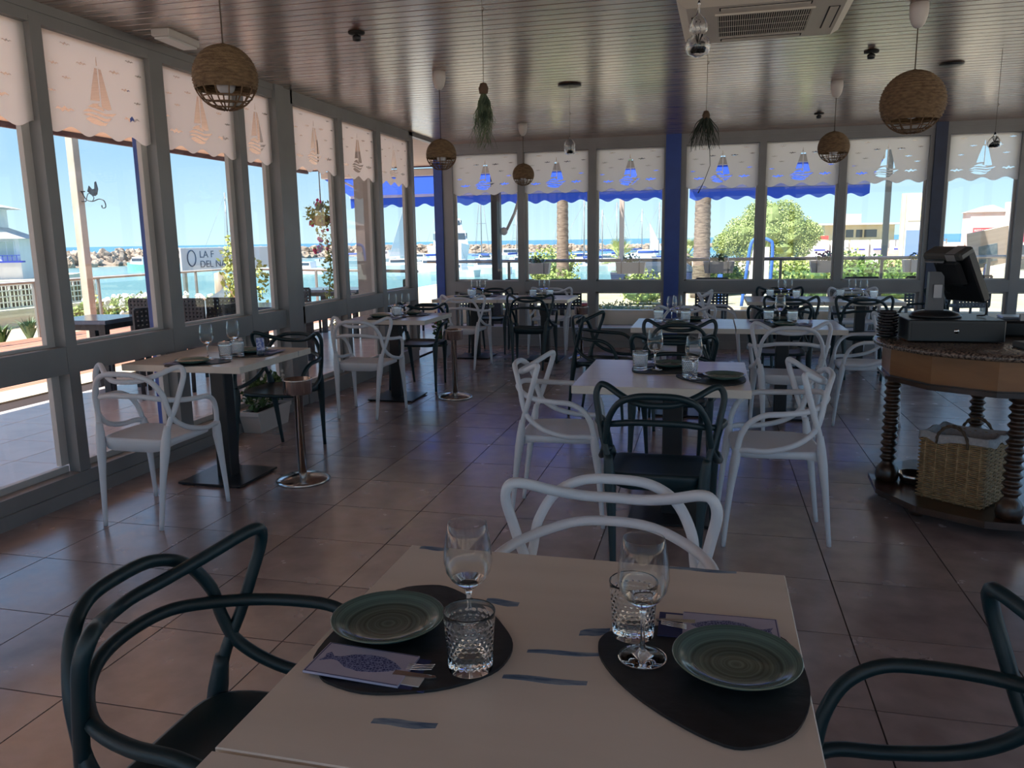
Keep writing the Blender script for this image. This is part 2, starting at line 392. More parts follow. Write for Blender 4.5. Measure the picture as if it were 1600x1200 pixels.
def window(a0, a1, wall, lower=True, z1=2.63, st=.07, label=None):
    """a0..a1 along the wall; sash set back behind the wall members"""
    global wn; wn += 1
    w = thing('window_%d' % wn, None, None, kind='structure')
    def bx(m, p0, p1, q0, q1, z0, z1):     # p along the wall, q depth outwards
        if wall == 'L': m.box((XL-q1, p0, z0), (XL-q0, p1, z1))
        else: m.box((p0, YF+q0, z0), (p1, YF+q1, z1))
    m = MB()
    bx(m, a0-.005, a0+.03, .075, .11, .2, z1); bx(m, a1-st+.005, a1+.005, .072, .105, .2, z1)
    bx(m, a0, a1, .075, .11, .86, .905); bx(m, a0, a1, .075, .11, z1-.03, z1+.02)
    bx(m, a0, a1, .075, .11, .13, .19); bx(m, a0, a1, .075, .11, .72, .76)
    m.build('window_frame', M['sash'], w)
    g = MB(); bx(g, a0, a1, .09, .094, .89, z1); g.build('pane', M['pane'], w)
    g = MB(); bx(g, a0, a1, .09, .094, .17, .74); g.build('pane', M['pane'], w)
    if label:
        W = a1-a0-.004; zb = {'L': 2.105, 'F': 2.075}[wall]; H = z1-.004-zb; me = blind_mesh(W, H, .055 if wall == 'L' else .05)
        o = link('printed_blind', me); c = (a0+a1)/2
        if wall == 'L': o.location = (XL-.035, c, z1-.004); o.rotation_euler = (R(90), 0, R(90))
        else: o.location = (c, YF+.035, z1-.004); o.rotation_euler = (R(90), 0, 0)
        tag(o, label, 'blind', 'scalloped sailboat blinds')
for a0, a1, lb in ((1.78, 2.64, None), (2.78, 3.75, 'scalloped beige sailboat blind cut off by the left edge of the photo'),
                   (3.83, 4.69, 'scalloped beige sailboat blind in the near left window, seen above the weathercock bracket'),
                   (4.82, 5.67, 'scalloped beige sailboat blind in the left window behind the nearest wicker globe lamp'),
                   (5.76, 6.20, 'narrow scalloped beige blind beside the thick post of the left window wall'),
                   (6.53, 7.39, 'scalloped beige sailboat blind above the pink hanging flower basket'),
                   (7.48, 8.32, 'scalloped beige blind second from the far end of the left window wall'),
                   (8.43, 9.33, 'scalloped beige blind in the last pane of the left window wall')):
    window(a0, a1, 'L', label=lb, st=.06)
window(.76, 1.66, 'L'); window(-.24, .65, 'L')
for a0, a1, lb in ((-3.48, -2.56, 'sailboat blind in the leftmost window of the far wall, above the white motor yacht'),
                   (-2.47, -1.60, 'sailboat blind in the second window from the left of the far wall'),
                   (-1.50, -.62, 'sailboat blind directly left of the blue pillar in the far window wall'),
                   (-.345, .545, 'sailboat blind directly right of the blue pillar in the far window wall'),
                   (.63, 1.49, 'sailboat blind in the far window filled by the big green tree'),
                   (1.575, 2.485, 'sailboat blind left of the navy pillar, in front of the grey lamp post'),
                   (2.70, 3.46, 'pale blue sailboat blind right of the navy pillar at the right edge'),
                   (3.56, 4.44, None), (4.53, 5.40, None)):
    window(a0, a1, 'F', label=lb, z1=2.60, st=.03)
# ------------------------------------------------------------------ chairs
def mirror(P): return [(-x, y, z) for x, y, z in reversed(P)]
def loop(half, r=.0142, k=5):
    """half: points from the centre line outwards on +x; mirrored to -x"""
    pts = mirror(half[1:]) + list(half); s = smooth_path(pts, k)
    return MB().tube(s, r, 8)
ARCH = [(0, -.238, .812), (.09, -.232, .806), (.16, -.208, .772), (.203, -.182, .70), (.214, -.168, .63), (.226, -.140, .565), (.247, -.06, .508), (.262, .06, .478), (.254, .15, .478), (.238, .197, .472)]
EARS = [(0, -.214, .768), (.08, -.198, .773), (.155, -.152, .797), (.222, -.098, .828), (.254, -.083, .826), (.268, -.092, .785), (.255, -.114, .71), (.238, -.138, .63), (.216, -.164, .555), (.199, -.184, .47)]
ARMS = [(0, -.226, .698), (.10, -.212, .694), (.185, -.168, .676), (.245, -.10, .662), (.272, -.01, .655), (.274, .08, .648), (.264, .145, .612), (.251, .182, .55), (.240, .198, .475)]
def seat_mb():
    m = MB(); n = 32
    def out(s, z, f=1.0):
        r = []
        for i in range(n):
            a = 2*math.pi*i/n; c, q = math.cos(a), math.sin(a)
            x = math.copysign(abs(c)**.36, c)*.212*s; y = math.copysign(abs(q)**.36, q)*.200*s
            if y < 0: x *= 1 - .04*(-y/.2)
            zz = z(a, y) if callable(z) else z
            r.append((x, y+.01, zz))
        return r
    low = lambda a, y: .430 - (.034*max(0, -math.sin(a))**2)
    top = lambda b_: (lambda a, y: b_ + .012*(abs(math.cos(a))**2) + .014*max(0, -math.sin(a))**3)
    rings = [out(.01, .445), out(.45, .445), out(.8, .449), out(.95, top(.453)), out(1.0, top(.450)), out(1.01, .450), out(1.0, low), out(.93, low)]
    vs = [v for r in rings for v in r]; fs = []
    for k in range(len(rings)-1):
        for i in range(n): fs.append((k*n+i, k*n+(i+1) % n, (k+1)*n+(i+1) % n, (k+1)*n+i))
    fs.append(tuple(range(n-1, -1, -1)))
    m.add(vs, fs, True); m.add(out(.93, .437), [tuple(range(n-1, -1, -1))]); return m
def leg_mb(sx, rear):
    if rear: P = [(.170, -.245, 0), (.176, -.230, .12), (.184, -.212, .27), (.193, -.192, .40), (.199, -.182, .47), (.207, -.172, .54)]; r = [.0105, .0125, .016, .0225, .0215, .0150]
    else: P = [(.240, .245, 0), (.238, .236, .12), (.234, .222, .27), (.231, .206, .40), (.236, .199, .455), (.240, .197, .485)]; r = [.0105, .0125, .016, .023, .021, .0150]
    P = [(x*sx, y, z) for x, y, z in P]; s = smooth_path(P, 3)
    return MB().tube(s, lerp_list(r, len(s)), 9, flat=1.15)
def make_chair(col):
    mt = M['white_plastic'] if col == 'white' else M['dark_plastic']
    t = thing('armchair', '', 'chair')
    seat_mb().build('seat', mt, t)
    for sx, re in ((-1, 1), (1, 1), (-1, 0), (1, 0)): leg_mb(sx, re).build('leg', mt, t)
    loop(ARCH).build('arched_back_band', mt, t); loop(EARS).build('eared_back_band', mt, t); loop(ARMS).build('armrest_band', mt, t)
    return t
protos = {}
def chair(col, x, y, rz, label, group):
    if col not in protos:
        t = protos[col] = make_chair(col); t.location = (x, y, 0); t.rotation_euler = (0, 0, R(rz)); t['label'] = label; t['group'] = group
    else: dup(protos[col], (x, y, 0), R(rz), label, group)
# rz 0 = the sitter looks towards the far window wall (+Y); -90 = to the right (+X)
G0, G1, G2, G3, G4, G5, G6 = ('chairs around the foreground table', 'chairs around the middle table', 'chairs at the near window table', 'chairs at the second window table',
                              'chairs at the corner table', 'chairs at the long centre table', 'chairs at the long far table')
chair('dark', -.875, 1.245, -90, 'dark petrol looped armchair at the left side of the foreground table', G0)
chair('dark', .415, 1.235, 90, 'dark petrol looped armchair at the right edge of the photo beside the foreground table', G0)
chair('white', -.24, 1.83, 178, 'white looped armchair at the far side of the foreground table, behind the wine glasses', G0)
chair('dark', -.20, 3.47, 0, 'dark petrol looped armchair with its back to the viewer at the middle table', G1)
chair('white', -.75, 4.08, -88, 'white looped armchair at the left side of the middle table', G1)
chair('white', .325, 3.98, 93, 'white looped armchair at the right side of the middle table', G1)
chair('dark', -.22, 5.06, 180, 'dark looped armchair facing the viewer across the middle table', G1)
chair('white', -2.89, 3.61, 0, 'white looped armchair in front of the near window table on the left', G2)
chair('dark', -2.88, 4.92, 180, 'dark looped armchair at the far side of the near window table, beside the steel stand', G2)
chair('white', -2.82, 6.22, 0, 'white looped armchair in front of the second window table on the left', G3)
chair('dark', -2.82, 7.50, 180, 'dark looped armchair at the far side of the second window table', G3)
chair('white', -2.75, 8.82, 0, 'white looped armchair at the near side of the corner table', G4)
chair('dark', -1.985, 8.94, 0, 'dark looped armchair with its back to the viewer at the corner table', G4)
chair('dark', -2.79, 10.10, 180, 'dark looped armchair against the far windows behind the corner table', G4)
chair('white', -2.00, 10.10, 180, 'white looped armchair against the far windows behind the corner table', G4)
chair('dark', -.85, 6.54, -101, 'dark looped armchair seen from the side at the left end of the long centre table', G5)
chair('dark', -.22, 6.225, 0, 'dark looped armchair with its back to the viewer at the long centre table', G5)
chair('white', .57, 6.115, 0, 'white looped armchair with its back to the viewer at the long centre table', G5)
chair('white', 1.19, 6.65, 90, 'white looped armchair at the right end of the long centre table, beside the wooden counter', G5)
chair('dark', .60, 7.36, 180, 'dark looped armchair at the far side of the long centre table, right half', G5)
chair('white', -.22, 7.36, 180, 'white looped armchair at the far side of the long centre table, left half', G5)
chair('white', .10, 9.45, -90, 'white looped armchair seen from the side at the left end of the long far table', G6)
chair('dark', .81, 8.745, 0, 'dark looped armchair at the near side of the long far table, left half', G6)
chair('dark', 1.51, 8.765, 0, 'dark looped armchair at the near side of the long far table, right half', G6)
chair('dark', .82, 10.18, 180, 'dark looped armchair against the far windows behind the long far table', G6)
chair('white', 1.63, 10.06, 180, 'white looped armchair against the far windows behind the long far table', G6)
chair('dark', 2.32, 9.75, 95, 'dark looped armchair right of the long far table, beside the cash register screen', G6)

# ------------------------------------------------------------------ tables
def table(x0, x1, y0, y1, label, group, strokes=True, base=None, col=.05):
    cx, cy = (x0+x1)/2, (y0+y1)/2
    t = thing('dining_table', label, 'table', (cx, cy, 0), 0, group); hx, hy = (x1-x0)/2-.0015, (y1-y0)/2-.0015
    MB().bev((-hx, -hy, .71), (hx, hy, .75), .002).build('tabletop', M['top'] if strokes else M['top_plain'], t)
    bx, by = base if base else (0, 0)
    MB().bev((bx-col, by-col, .012), (bx+col, by+col, .705), .006).box((bx-.17, by-.17, .700), (bx+.17, by+.17, .710)).build('column', M['black'], t)
    MB().bev((bx-.215, by-.215, .006), (bx+.215, by+.215, .018), .003).build('base_plate', M['plate_black'], t)
    for sx in (-1, 1):
        for sy in (-1, 1): MB().lathe([(.014, 0), (.014, .008)], 8, (bx+sx*.19, by+sy*.19, 0)).build('foot', M['black'], t)
    return t
T0 = table(-.665, .17, .883, 1.663, 'cream table in the foreground laid for two, with blue brush strokes', 'cream restaurant tables', False)
T0b = table(-.665, .17, .06, .880, 'plain near half of the foreground table at the bottom edge of the photo', 'cream restaurant tables', False)
table(-.645, .20, 3.76, 4.63, 'cream table in the middle of the room laid for two', 'cream restaurant tables', base=(.05, -.05))
table(-3.43, -2.625, 4.03, 4.885, 'cream table by the near left windows with a blue and white card on it', 'cream restaurant tables', base=(.10, -.17))
table(-3.26, -2.475, 6.72, 7.50, 'cream table by the left windows, second from the front', 'cream restaurant tables', base=(.03, -.20))
table(-3.30, -2.475, 9.22, 10.0, 'left half of the corner table by the far windows', 'cream restaurant tables', base=(.03, -.02))
table(-2.470, -1.62, 9.22, 10.0, 'right half of the corner table by the far windows', 'cream restaurant tables', base=(.10, -.10))
table(-.61, .195, 6.34, 7.10, 'left half of the long cream table behind the middle table', 'cream restaurant tables')
table(.20, 1.01, 6.34, 7.12, 'right half of the long cream table behind the middle table', 'cream restaurant tables', base=(-.03, .0))
table(.39, 1.175, 9.02, 9.90, 'left half of the long cream table by the far right windows', 'cream restaurant tables')
table(1.18, 1.98, 9.02, 9.90, 'right half of the long cream table by the far right windows', 'cream restaurant tables', base=(.02, -.05))
# washed blue brush strokes printed on the foreground tabletop (thin flat print)
def stroke(pts, wd, par, off):
    wd *= 1.25
    n = len(pts); L_ = []; R_ = []
    for i, (x, y) in enumerate(pts):
        w_ = wd*(.55+.45*math.sin(math.pi*(i+.6)/(n+.2)))*(1+.15*math.sin(i*3.1))
        L_.append((x-off[0], y-w_-off[1])); R_.append((x-off[0], y+w_-off[1]))
    MB().prism(L_+R_[::-1], .7501, .7505).build('brush_stroke', M['paint'], par)
cxy = ((-.665+.17)/2, (.883+1.663)/2)
for x0, y0, x1, y1, wd in ((-.638, 1.650, -.570, 1.650, .008), (-.311, 1.152, -.174, 1.160, .007), (-.47, .992, -.372, 1.0, .007), (-.413, 1.416, -.346, 1.410, .010),
                           (-.212, 1.322, -.160, 1.342, .011), (-.29, 1.240, -.165, 1.254, .006), (-.07, 1.650, .07, 1.652, .006)):
    stroke([(x0+(x1-x0)*t/7, y0+(y1-y0)*t/7+.002*math.sin(t)) for t in range(8)], wd, T0, cxy)

# ------------------------------------------------------------------ tableware prototypes
M['plate'] = None
def plate_mat():
    m = mat('turquoise_stoneware', (.05, .12, .12), .16, coat=.4); N, L, b = nodes(m)
    tc = N.new('ShaderNodeTexCoord'); sp = N.new('ShaderNodeSeparateXYZ'); cm = N.new('ShaderNodeCombineXYZ'); ln = N.new('ShaderNodeVectorMath'); ln.operation = 'LENGTH'
    L.new(tc.outputs['Object'], sp.inputs[0]); L.new(sp.outputs['X'], cm.inputs[0]); L.new(sp.outputs['Y'], cm.inputs[1]); L.new(cm.outputs[0], ln.inputs[0])
    nz = N.new('ShaderNodeTexNoise'); nz.inputs['Scale'].default_value = 1; nz.inputs['Detail'].default_value = 5; c2 = N.new('ShaderNodeCombineXYZ'); ml = N.new('ShaderNodeMath'); ml.operation = 'MULTIPLY'; ml.inputs[1].default_value = 150
    L.new(ln.outputs['Value'], ml.inputs[0]); L.new(ml.outputs[0], c2.inputs[0]); L.new(c2.outputs[0], nz.inputs['Vector'])
    cr = N.new('ShaderNodeValToRGB'); cr.color_ramp.elements[0].position = .35; cr.color_ramp.elements[1].position = .68
    cr.color_ramp.elements[0].color = (.045, .068, .064, 1); cr.color_ramp.elements[1].color = (.16, .23, .215, 1)
    L.new(nz.outputs['Fac'], cr.inputs[0])
    r2 = N.new('ShaderNodeValToRGB'); mr = N.new('ShaderNodeMapRange'); mr.inputs['From Max'].default_value = .105; L.new(ln.outputs['Value'], mr.inputs['Value']); L.new(mr.outputs[0], r2.inputs[0])
    r2.color_ramp.elements[0].position = .55; r2.color_ramp.elements[0].color = (.86, .92, .84, 1); r2.color_ramp.elements[1].position = .965; r2.color_ramp.elements[1].color = (1.05, 1.35, 1.3, 1)
    x = r2.color_ramp.elements.new(.985); x.color = (1.6, 1.2, .8, 1)
    mx = N.new('ShaderNodeMix'); mx.data_type = 'RGBA'; mx.blend_type = 'MULTIPLY'; mx.inputs['Factor'].default_value = 1
    L.new(cr.outputs[0], mx.inputs['A']); L.new(r2.outputs[0], mx.inputs['B']); L.new(mx.outputs['Result'], b.inputs['Base Color']); return m
M['plate'] = plate_mat()
PLATE = [(.0, .0035), (.055, .0035), (.062, 0), (.066, .001), (.085, .010), (.103, .0215), (.1035, .0235), (.101, .0245), (.088, .0165), (.07, .0095), (.055, .0070), (.02, .0066), (.0, .0065)]
me_plate = MB().lathe(PLATE, 48).mesh('plate', M['plate'])
def tumbler_mb():
    n, k = 120, 44; m = MB(); vs = []; H = .100
    for i in range(k+1):
        z = H*i/k; r = .0365+.0065*(z/H)**1.2
        for j in range(n):
            a = 2*math.pi*j/n; d = 0
            if .012 < z < .084:
                row = int((z-.012)/.009); ph = (row % 2)*math.pi/22; u = ((a+ph) % (math.pi/11))/(math.pi/11)-.5; v = ((z-.012) % .009)/.009-.5
                d = .0019*max(0, 1-4*(u*u+v*v))
            q = r-d; vs.append((q*math.cos(a), q*math.sin(a), z))
    for i in range(12):          # rim and inside
        if i == 0: r, z = .0418, H+.0012
        elif i == 1: r, z = .0410, H
        else:
            t = (i-1)/10; z = H-(H-.014)*t; r = .0410-.0065*t
        for j in range(n): a = 2*math.pi*j/n; vs.append((r*math.cos(a), r*math.sin(a), z))
    tot = k+1+12; fs = [(i*n+j, i*n+(j+1) % n, (i+1)*n+(j+1) % n, (i+1)*n+j) for i in range(tot-1) for j in range(n)]
    fs += [tuple(range(n-1, -1, -1)), tuple(range((tot-1)*n, tot*n))]
    return m.add(vs, fs, True)
me_tumbler = tumbler_mb().mesh('tumbler', M['glass'])
WINE = [(0, 0), (.036, 0), (.0405, .0012), (.0405, .0026), (.032, .0044), (.012, .0095), (.0052, .016), (.0038, .03), (.0036, .055), (.0044, .078), (.0075, .090), (.018, .097), (.030, .108), (.0395, .124), (.0430, .143), (.0415, .168), (.0372, .195), (.0342, .2115),
        (.0337, .2122), (.0332, .2115), (.0362, .195), (.0404, .168), (.0419, .143), (.0384, .1245), (.029, .1095), (.016, .100), (0, .0965)]
me_wine = MB().lathe(WINE, 40).mesh('wine_glass', M['glass']); me_wine.materials.append(M['thin'])
for p_ in me_wine.polygons:
    if p_.center.z > .103: p_.material_index = 1
M['pouch'] = noisy('pouch_paper', (.42, .42, .56), (.47, .47, .60), 12, .7)
M['pouch_print'] = None
def fish_mat():
    m = mat('blue_fish_print', (.03, .05, .16), .7); N, L, b = nodes(m)
    tc = N.new('ShaderNodeTexCoord'); v = N.new('ShaderNodeTexVoronoi'); v.inputs['Scale'].default_value = 190; v.feature = 'DISTANCE_TO_EDGE'
    L.new(tc.outputs['Object'], v.inputs['Vector']); cr = N.new('ShaderNodeValToRGB'); cr.color_ramp.elements[0].position = .05; cr.color_ramp.elements[1].position = .16
    cr.color_ramp.elements[0].color = (.22, .26, .46, 1); cr.color_ramp.elements[1].color = (.035, .05, .17, 1); L.new(v.outputs['Distance'], cr.inputs[0]); L.new(cr.outputs[0], b.inputs['Base Color']); return m
M['pouch_print'] = fish_mat()
M['navy'] = mat('navy_border', (.03, .045, .16), .7)
FISH = [(-.085, .010), (-.078, .016), (-.066, .006), (-.052, .008), (-.03, .019), (0, .024), (.03, .023), (.055, .014), (.075, .001), (.055, -.010), (.03, -.018), (0, -.022), (-.03, -.017), (-.052, -.004), (-.066, -.002), (-.088, -.010), (-.082, .0)]
def pouch_proto():
    t = thing('cutlery_pouch', '', 'pouch')
    MB().box((-.105, -.046, 0), (.105, .046, .0016)).build('back_sheet', M['navy'], t)
    MB().box((-.105, -.0475, .0016), (.062, .0475, .0052)).build('front_sheet', M['pouch'], t)
    b = MB()
    for a, c in (((-.103, -.0463), (.06, -.0448)), ((-.103, .0448), (.06, .0463)), ((-.103, -.046), (-.1015, .046))): b.box((*a, .0052), (*c, .0055))
    b.build('border_line', M['navy'], t)
    MB().prism([(x*.88-.018, y*1.15) for x, y in FISH], .0052, .0056).build('fish_print', M['pouch_print'], t)
    MB().box((.06, -.036, .0016), (.093, -.012, .0032)).build('napkin', mat('napkin_paper', (.55, .54, .52), .9), t)
    f = MB()
    for k in range(4): f.tube([(.055, .004+k*.0052, .0045), (.08, .004+k*.0052, .0075), (.100, .005+k*.0052, .011)], .0011, 5)
    f.box((.03, .002, .002), (.058, .023, .0046)); f.build('fork', M['steel'], t)
    k = MB().prism([(.04, -.018), (.10, -.012), (.112, -.007), (.108, -.002), (.04, -.004)], .0035, .0055); k.build('knife', M['steel'], t)
    return t
me_mat_default = None
def rounded_mat(pts): 
    s = smooth_path([(x, y, 0) for x, y in pts], 3, True); return [(p.x, p.y) for p in s]
MATL = [(-.64, 1.134), (-.608, 1.09), (-.58, 1.068), (-.514, 1.053), (-.445, 1.068), (-.381, 1.099), (-.33, 1.151), (-.315, 1.198), (-.318, 1.251), (-.346, 1.304), (-.40, 1.375), (-.448, 1.415), (-.507, 1.45), (-.553, 1.446), (-.600, 1.415), (-.640, 1.32), (-.648, 1.221)]
MATR = [(-.172, 1.275), (-.17, 1.308), (-.149, 1.338), (-.068, 1.373), (.051, 1.398), (.131, 1.381), (.159, 1.323), (.168, 1.239), (.164, 1.175), (.145, 1.112), (.12, 1.074), (.073, 1.043), (.037, 1.04), (-.018, 1.07), (-.08, 1.121), (-.127, 1.175), (-.16, 1.231)]
def center(P): return (sum(p[0] for p in P)/len(P), sum(p[1] for p in P)/len(P))
cl, crr = center(MATL), center(MATR)
me_matL = MB().prism(rounded_mat([(x-cl[0], y-cl[1]) for x, y in MATL]), 0, .005).mesh('placemat', M['slate'])
me_matR = MB().prism(rounded_mat([(x-crr[0], y-crr[1]) for x, y in MATR]), 0, .005).mesh('placemat', M['slate'])
ZT = .7506
def put(name, me, loc, rz, label, cat, group):
    o = link(name, me, None, loc); o.rotation_euler = (0, 0, rz); return tag(o, label, cat, group)
# foreground settings
put('placemat', me_matL, (*cl, ZT), 0, 'black slate placemat on the left of the foreground table', 'placemat', 'slate placemats')
put('placemat', me_matR, (*crr, ZT), 0, 'black slate placemat on the right of the foreground table', 'placemat', 'slate placemats')
put('plate', me_plate, (-.556, 1.262, ZT+.0052), 0, 'turquoise ringed plate on the left of the foreground table', 'plate', 'turquoise plates')
put('plate', me_plate, (.058, 1.250, ZT+.0052), 1, 'turquoise ringed plate on the right of the foreground table', 'plate', 'turquoise plates')
put('tumbler', me_tumbler, (-.368, 1.160, ZT+.0052), 0, 'hammered glass tumbler on the left of the foreground table', 'glass', 'hammered tumblers')
put('tumbler', me_tumbler, (-.117, 1.330, ZT+.0052), 0, 'hammered glass tumbler behind the right wine glass of the foreground table', 'glass', 'hammered tumblers')
put('wine_glass', me_wine, (-.400, 1.262, ZT+.0052), 0, 'clear wine glass behind the tumbler on the left of the foreground table', 'wine glass', 'wine glasses')
put('wine_glass', me_wine, (-.094, 1.250, ZT+.0052), 0, 'clear wine glass at the right plate of the foreground table', 'wine glass', 'wine glasses')
PO = pouch_proto(); PO.location = (-.523, 1.122, ZT+.0056); PO.rotation_euler = (R(0), R(1.5), R(-1.5)); PO['group'] = 'fish cutlery pouches'
PO['label'] = 'cutlery pouch with a blue fish print on the left slate mat of the foreground table'
dup(PO, (.030, 1.378, ZT+.0056), R(180+1), 'cutlery pouch with a blue fish print behind the right plate of the foreground table')
# the settings of the other tables
def setting(tb, side, mc, ma, pl, tu, wi, po=None, mesh=None):
    """tb: phrase for the table, side: which of its settings"""
    put('placemat', mesh or me_matR, (*mc, ZT), R(ma), 'black slate placemat, %s setting on the %s' % (side, tb), 'placemat', 'slate placemats')
    put('plate', me_plate, (*pl, ZT+.0052), 0, 'dark ringed plate, %s setting on the %s' % (side, tb), 'plate', 'turquoise plates')
    put('tumbler', me_tumbler, (*tu, ZT+.0052), 0, 'hammered glass tumbler, %s setting on the %s' % (side, tb), 'glass', 'hammered tumblers')
    put('wine_glass', me_wine, (*wi, ZT+.0052), 0, 'clear wine glass, %s setting on the %s' % (side, tb), 'wine glass', 'wine glasses')
    if po: dup(PO, (po[0], po[1], ZT+.0056), R(po[2]), 'fish print pouch, %s setting on the %s' % (side, tb))
tb = 'middle table'
setting(tb, 'nearer', (.02, 4.03), 0, (.078, 4.035), (-.09, 4.075), (-.072, 4.012), (.04, 4.15, 180))
setting(tb, 'farther', (-.24, 4.33), 180, (-.20, 4.385), (-.355, 4.262), (-.278, 4.268), (-.30, 4.41, 10))
tb = 'near left window table'
setting(tb, 'nearer', (-2.98, 4.15), 90, (-2.985, 4.11), (-2.905, 4.32), (-2.99, 4.262), (-3.09, 4.14, 90))
setting(tb, 'farther', (-2.88, 4.56), -90, (-2.885, 4.575), (-2.885, 4.42), (-2.965, 4.505), (-2.76, 4.60, -90))
tb = 'second left window table'
setting(tb, 'nearer', (-2.93, 6.93), 90, (-3.00, 6.95), (-2.835, 6.975), (-2.91, 7.05), (-2.83, 6.86, 90))
setting(tb, 'farther', (-2.82, 7.22), -90, (-2.80, 7.27), (-2.93, 7.16), (-2.80, 7.10), (-2.68, 7.25, -90))
tb = 'left half of the corner table'
setting(tb, 'nearer', (-2.93, 9.42), 90, (-2.97, 9.42), (-2.86, 9.52), (-2.87, 9.62))
setting(tb, 'farther', (-2.80, 9.78), -90, (-2.78, 9.80), (-2.93, 9.66), (-2.77, 9.65), (-2.66, 9.8, -90))
tb = 'right half of the corner table'
setting(tb, 'nearer', (-1.98, 9.42), 90, (-1.99, 9.40), (-1.89, 9.53), (-2.00, 9.60), (-1.87, 9.38, 90))
setting(tb, 'farther', (-2.05, 9.78), -90, (-2.04, 9.80), (-2.11, 9.58), (-1.96, 9.68))
tb = 'left half of the long centre table'
setting(tb, 'nearer', (-.27, 6.63), 90, (-.26, 6.58), (-.195, 6.77), (-.31, 6.78), (-.40, 6.60, 90))
setting(tb, 'farther', (-.25, 6.93), -90, (-.14, 6.93), (-.42, 6.82), (-.27, 6.90))
tb = 'right half of the long centre table'
setting(tb, 'nearer', (.56, 6.63), 90, (.57, 6.58), (.65, 6.80), (.55, 6.79), (.74, 6.66, 80))
setting(tb, 'farther', (.50, 6.93), -90, (.56, 6.96), (.47, 6.87), (.56, 6.91))
tb = 'left half of the long far table'
setting(tb, 'nearer', (.80, 9.28), 90, (.79, 9.25), (.93, 9.42), (.85, 9.45))
setting(tb, 'farther', (.78, 9.66), -90, (.78, 9.70), (.66, 9.57), (.78, 9.57))
tb = 'right half of the long far table'
setting(tb, 'nearer', (1.58, 9.28), 90, (1.57, 9.25), (1.73, 9.42), (1.63, 9.45))
setting(tb, 'farther', (1.52, 9.66), -90, (1.54, 9.70), (1.41, 9.57), (1.53, 9.57))
# card on the near left table
t = thing('table_card', 'small blue and white card in a clear stand on the near left window table', 'card', (-2.755, 4.475, ZT), R(25))
MB().box((-.024, -.0025, .002), (.024, .0025, .115)).build('card', noisy('blue_card', (.12, .18, .50), (.60, .65, .85), 55, .5, 3, lo=.45, hi=.6), t)
MB().box((-.028, -.022, 0), (.028, .022, .003)).box((-.027, -.0045, .003), (.027, -.003, .035)).build('stand', M['glass'], t)
# ------------------------------------------------------------------ wicker globe lamps
M['rattan'] = noisy('rattan_weave', (.15, .088, .045), (.28, .18, .095), 30, .7, 4, stretch=(1, 1, 3), bump=.8, bscale=120)
M['rattan_strand'] = mat('rattan_strand', (.16, .09, .045), .7)
def globe(x, y, zc, r, label, open_from=112, cup=.10, tilt=0):
    t = thing('globe_lamp', label, 'lamp', (x, y, 0), 0, 'wicker globe lamps')
    b = MB(); prof = []; n = 20
    for i in range(n*4+1):
        th = R(4 + (open_from-4)*i/(n*4)); q = r*(1+.022*math.cos(2*math.pi*i/4)); prof.append((q*math.sin(th), zc+q*math.cos(th)))
    inner = [(a*.955, zc+(z-zc)*.955) for a, z in reversed(prof)]
    m_ = MB(); N_ = 40; pr = prof+inner; vs = []
    for k, (a, z) in enumerate(pr):
        for j in range(N_):
            g = 2*math.pi*j/N_; f = 1+(.012*math.cos(math.pi*j+math.pi*(k//4)) if k < len(prof) else 0); vs.append((a*f*math.cos(g), a*f*math.sin(g), z))
    fs = [(i*N_+j, i*N_+(j+1) % N_, (i+1)*N_+(j+1) % N_, (i+1)*N_+j) for i in range(len(pr)-1) for j in range(N_)]
    m_.add(vs, fs, True).build('woven_shade', M['rattan'], t)
    g = MB(); nm = 14
    for j in range(nm):
        a = 2*math.pi*j/nm
        g.tube([(r*math.sin(R(th))*math.cos(a), r*math.sin(R(th))*math.sin(a), zc+r*math.cos(R(th))) for th in range(int(open_from)-4, 172, 9)], .0032, 5)
    for th in (open_from+16, open_from+30, 160): 
        if th < 172: g.tube([(r*math.sin(R(th))*math.cos(2*math.pi*k/24), r*math.sin(R(th))*math.sin(2*math.pi*k/24), zc+r*math.cos(R(th))) for k in range(24)], .0032, 5, closed=True)
    g.build('open_lattice', M['rattan_strand'], t)
    MB().ball((0, 0, zc-r*.22), r*.30, 14, 10).build('bulb', mat('bulb_glass', (.55, .55, .58), .25), t)
    MB().lathe([(.016, zc+r*.15), (.02, zc+r*.5), (.012, zc+r*1.04)], 10).build('lamp_holder', M['cord'], t)
    MB().tube([(0, 0, zc+r), (0, 0, ZC-.02)], .0035, 6).build('cord', M['cord'], t)
    MB().lathe([(0, ZC-.135), (.018, ZC-.132), (.036, ZC-.11), (.047, ZC-.075), (.052, ZC-.04), (.050, ZC)], 20).build('ceiling_cup', M['cup_white'], t)
    return t
globe(-2.04, 3.19, 2.15, .133, 'nearest wicker globe lamp, in front of the left windows')
globe(-2.09, 6.18, 2.118, .118, 'wicker globe lamp hanging before the blue corner pillar', open_from=104)
globe(-2.11, 9.13, 2.18, .122, 'smallest looking wicker globe lamp, hanging before the sailboat blinds of the far windows')
globe(1.00, 7.62, 2.197, .130, 'wicker globe lamp between the air conditioner and the far windows')
globe(1.11, 5.27, 2.200, .176, 'largest wicker globe lamp, hanging right of the air conditioner', open_from=125)

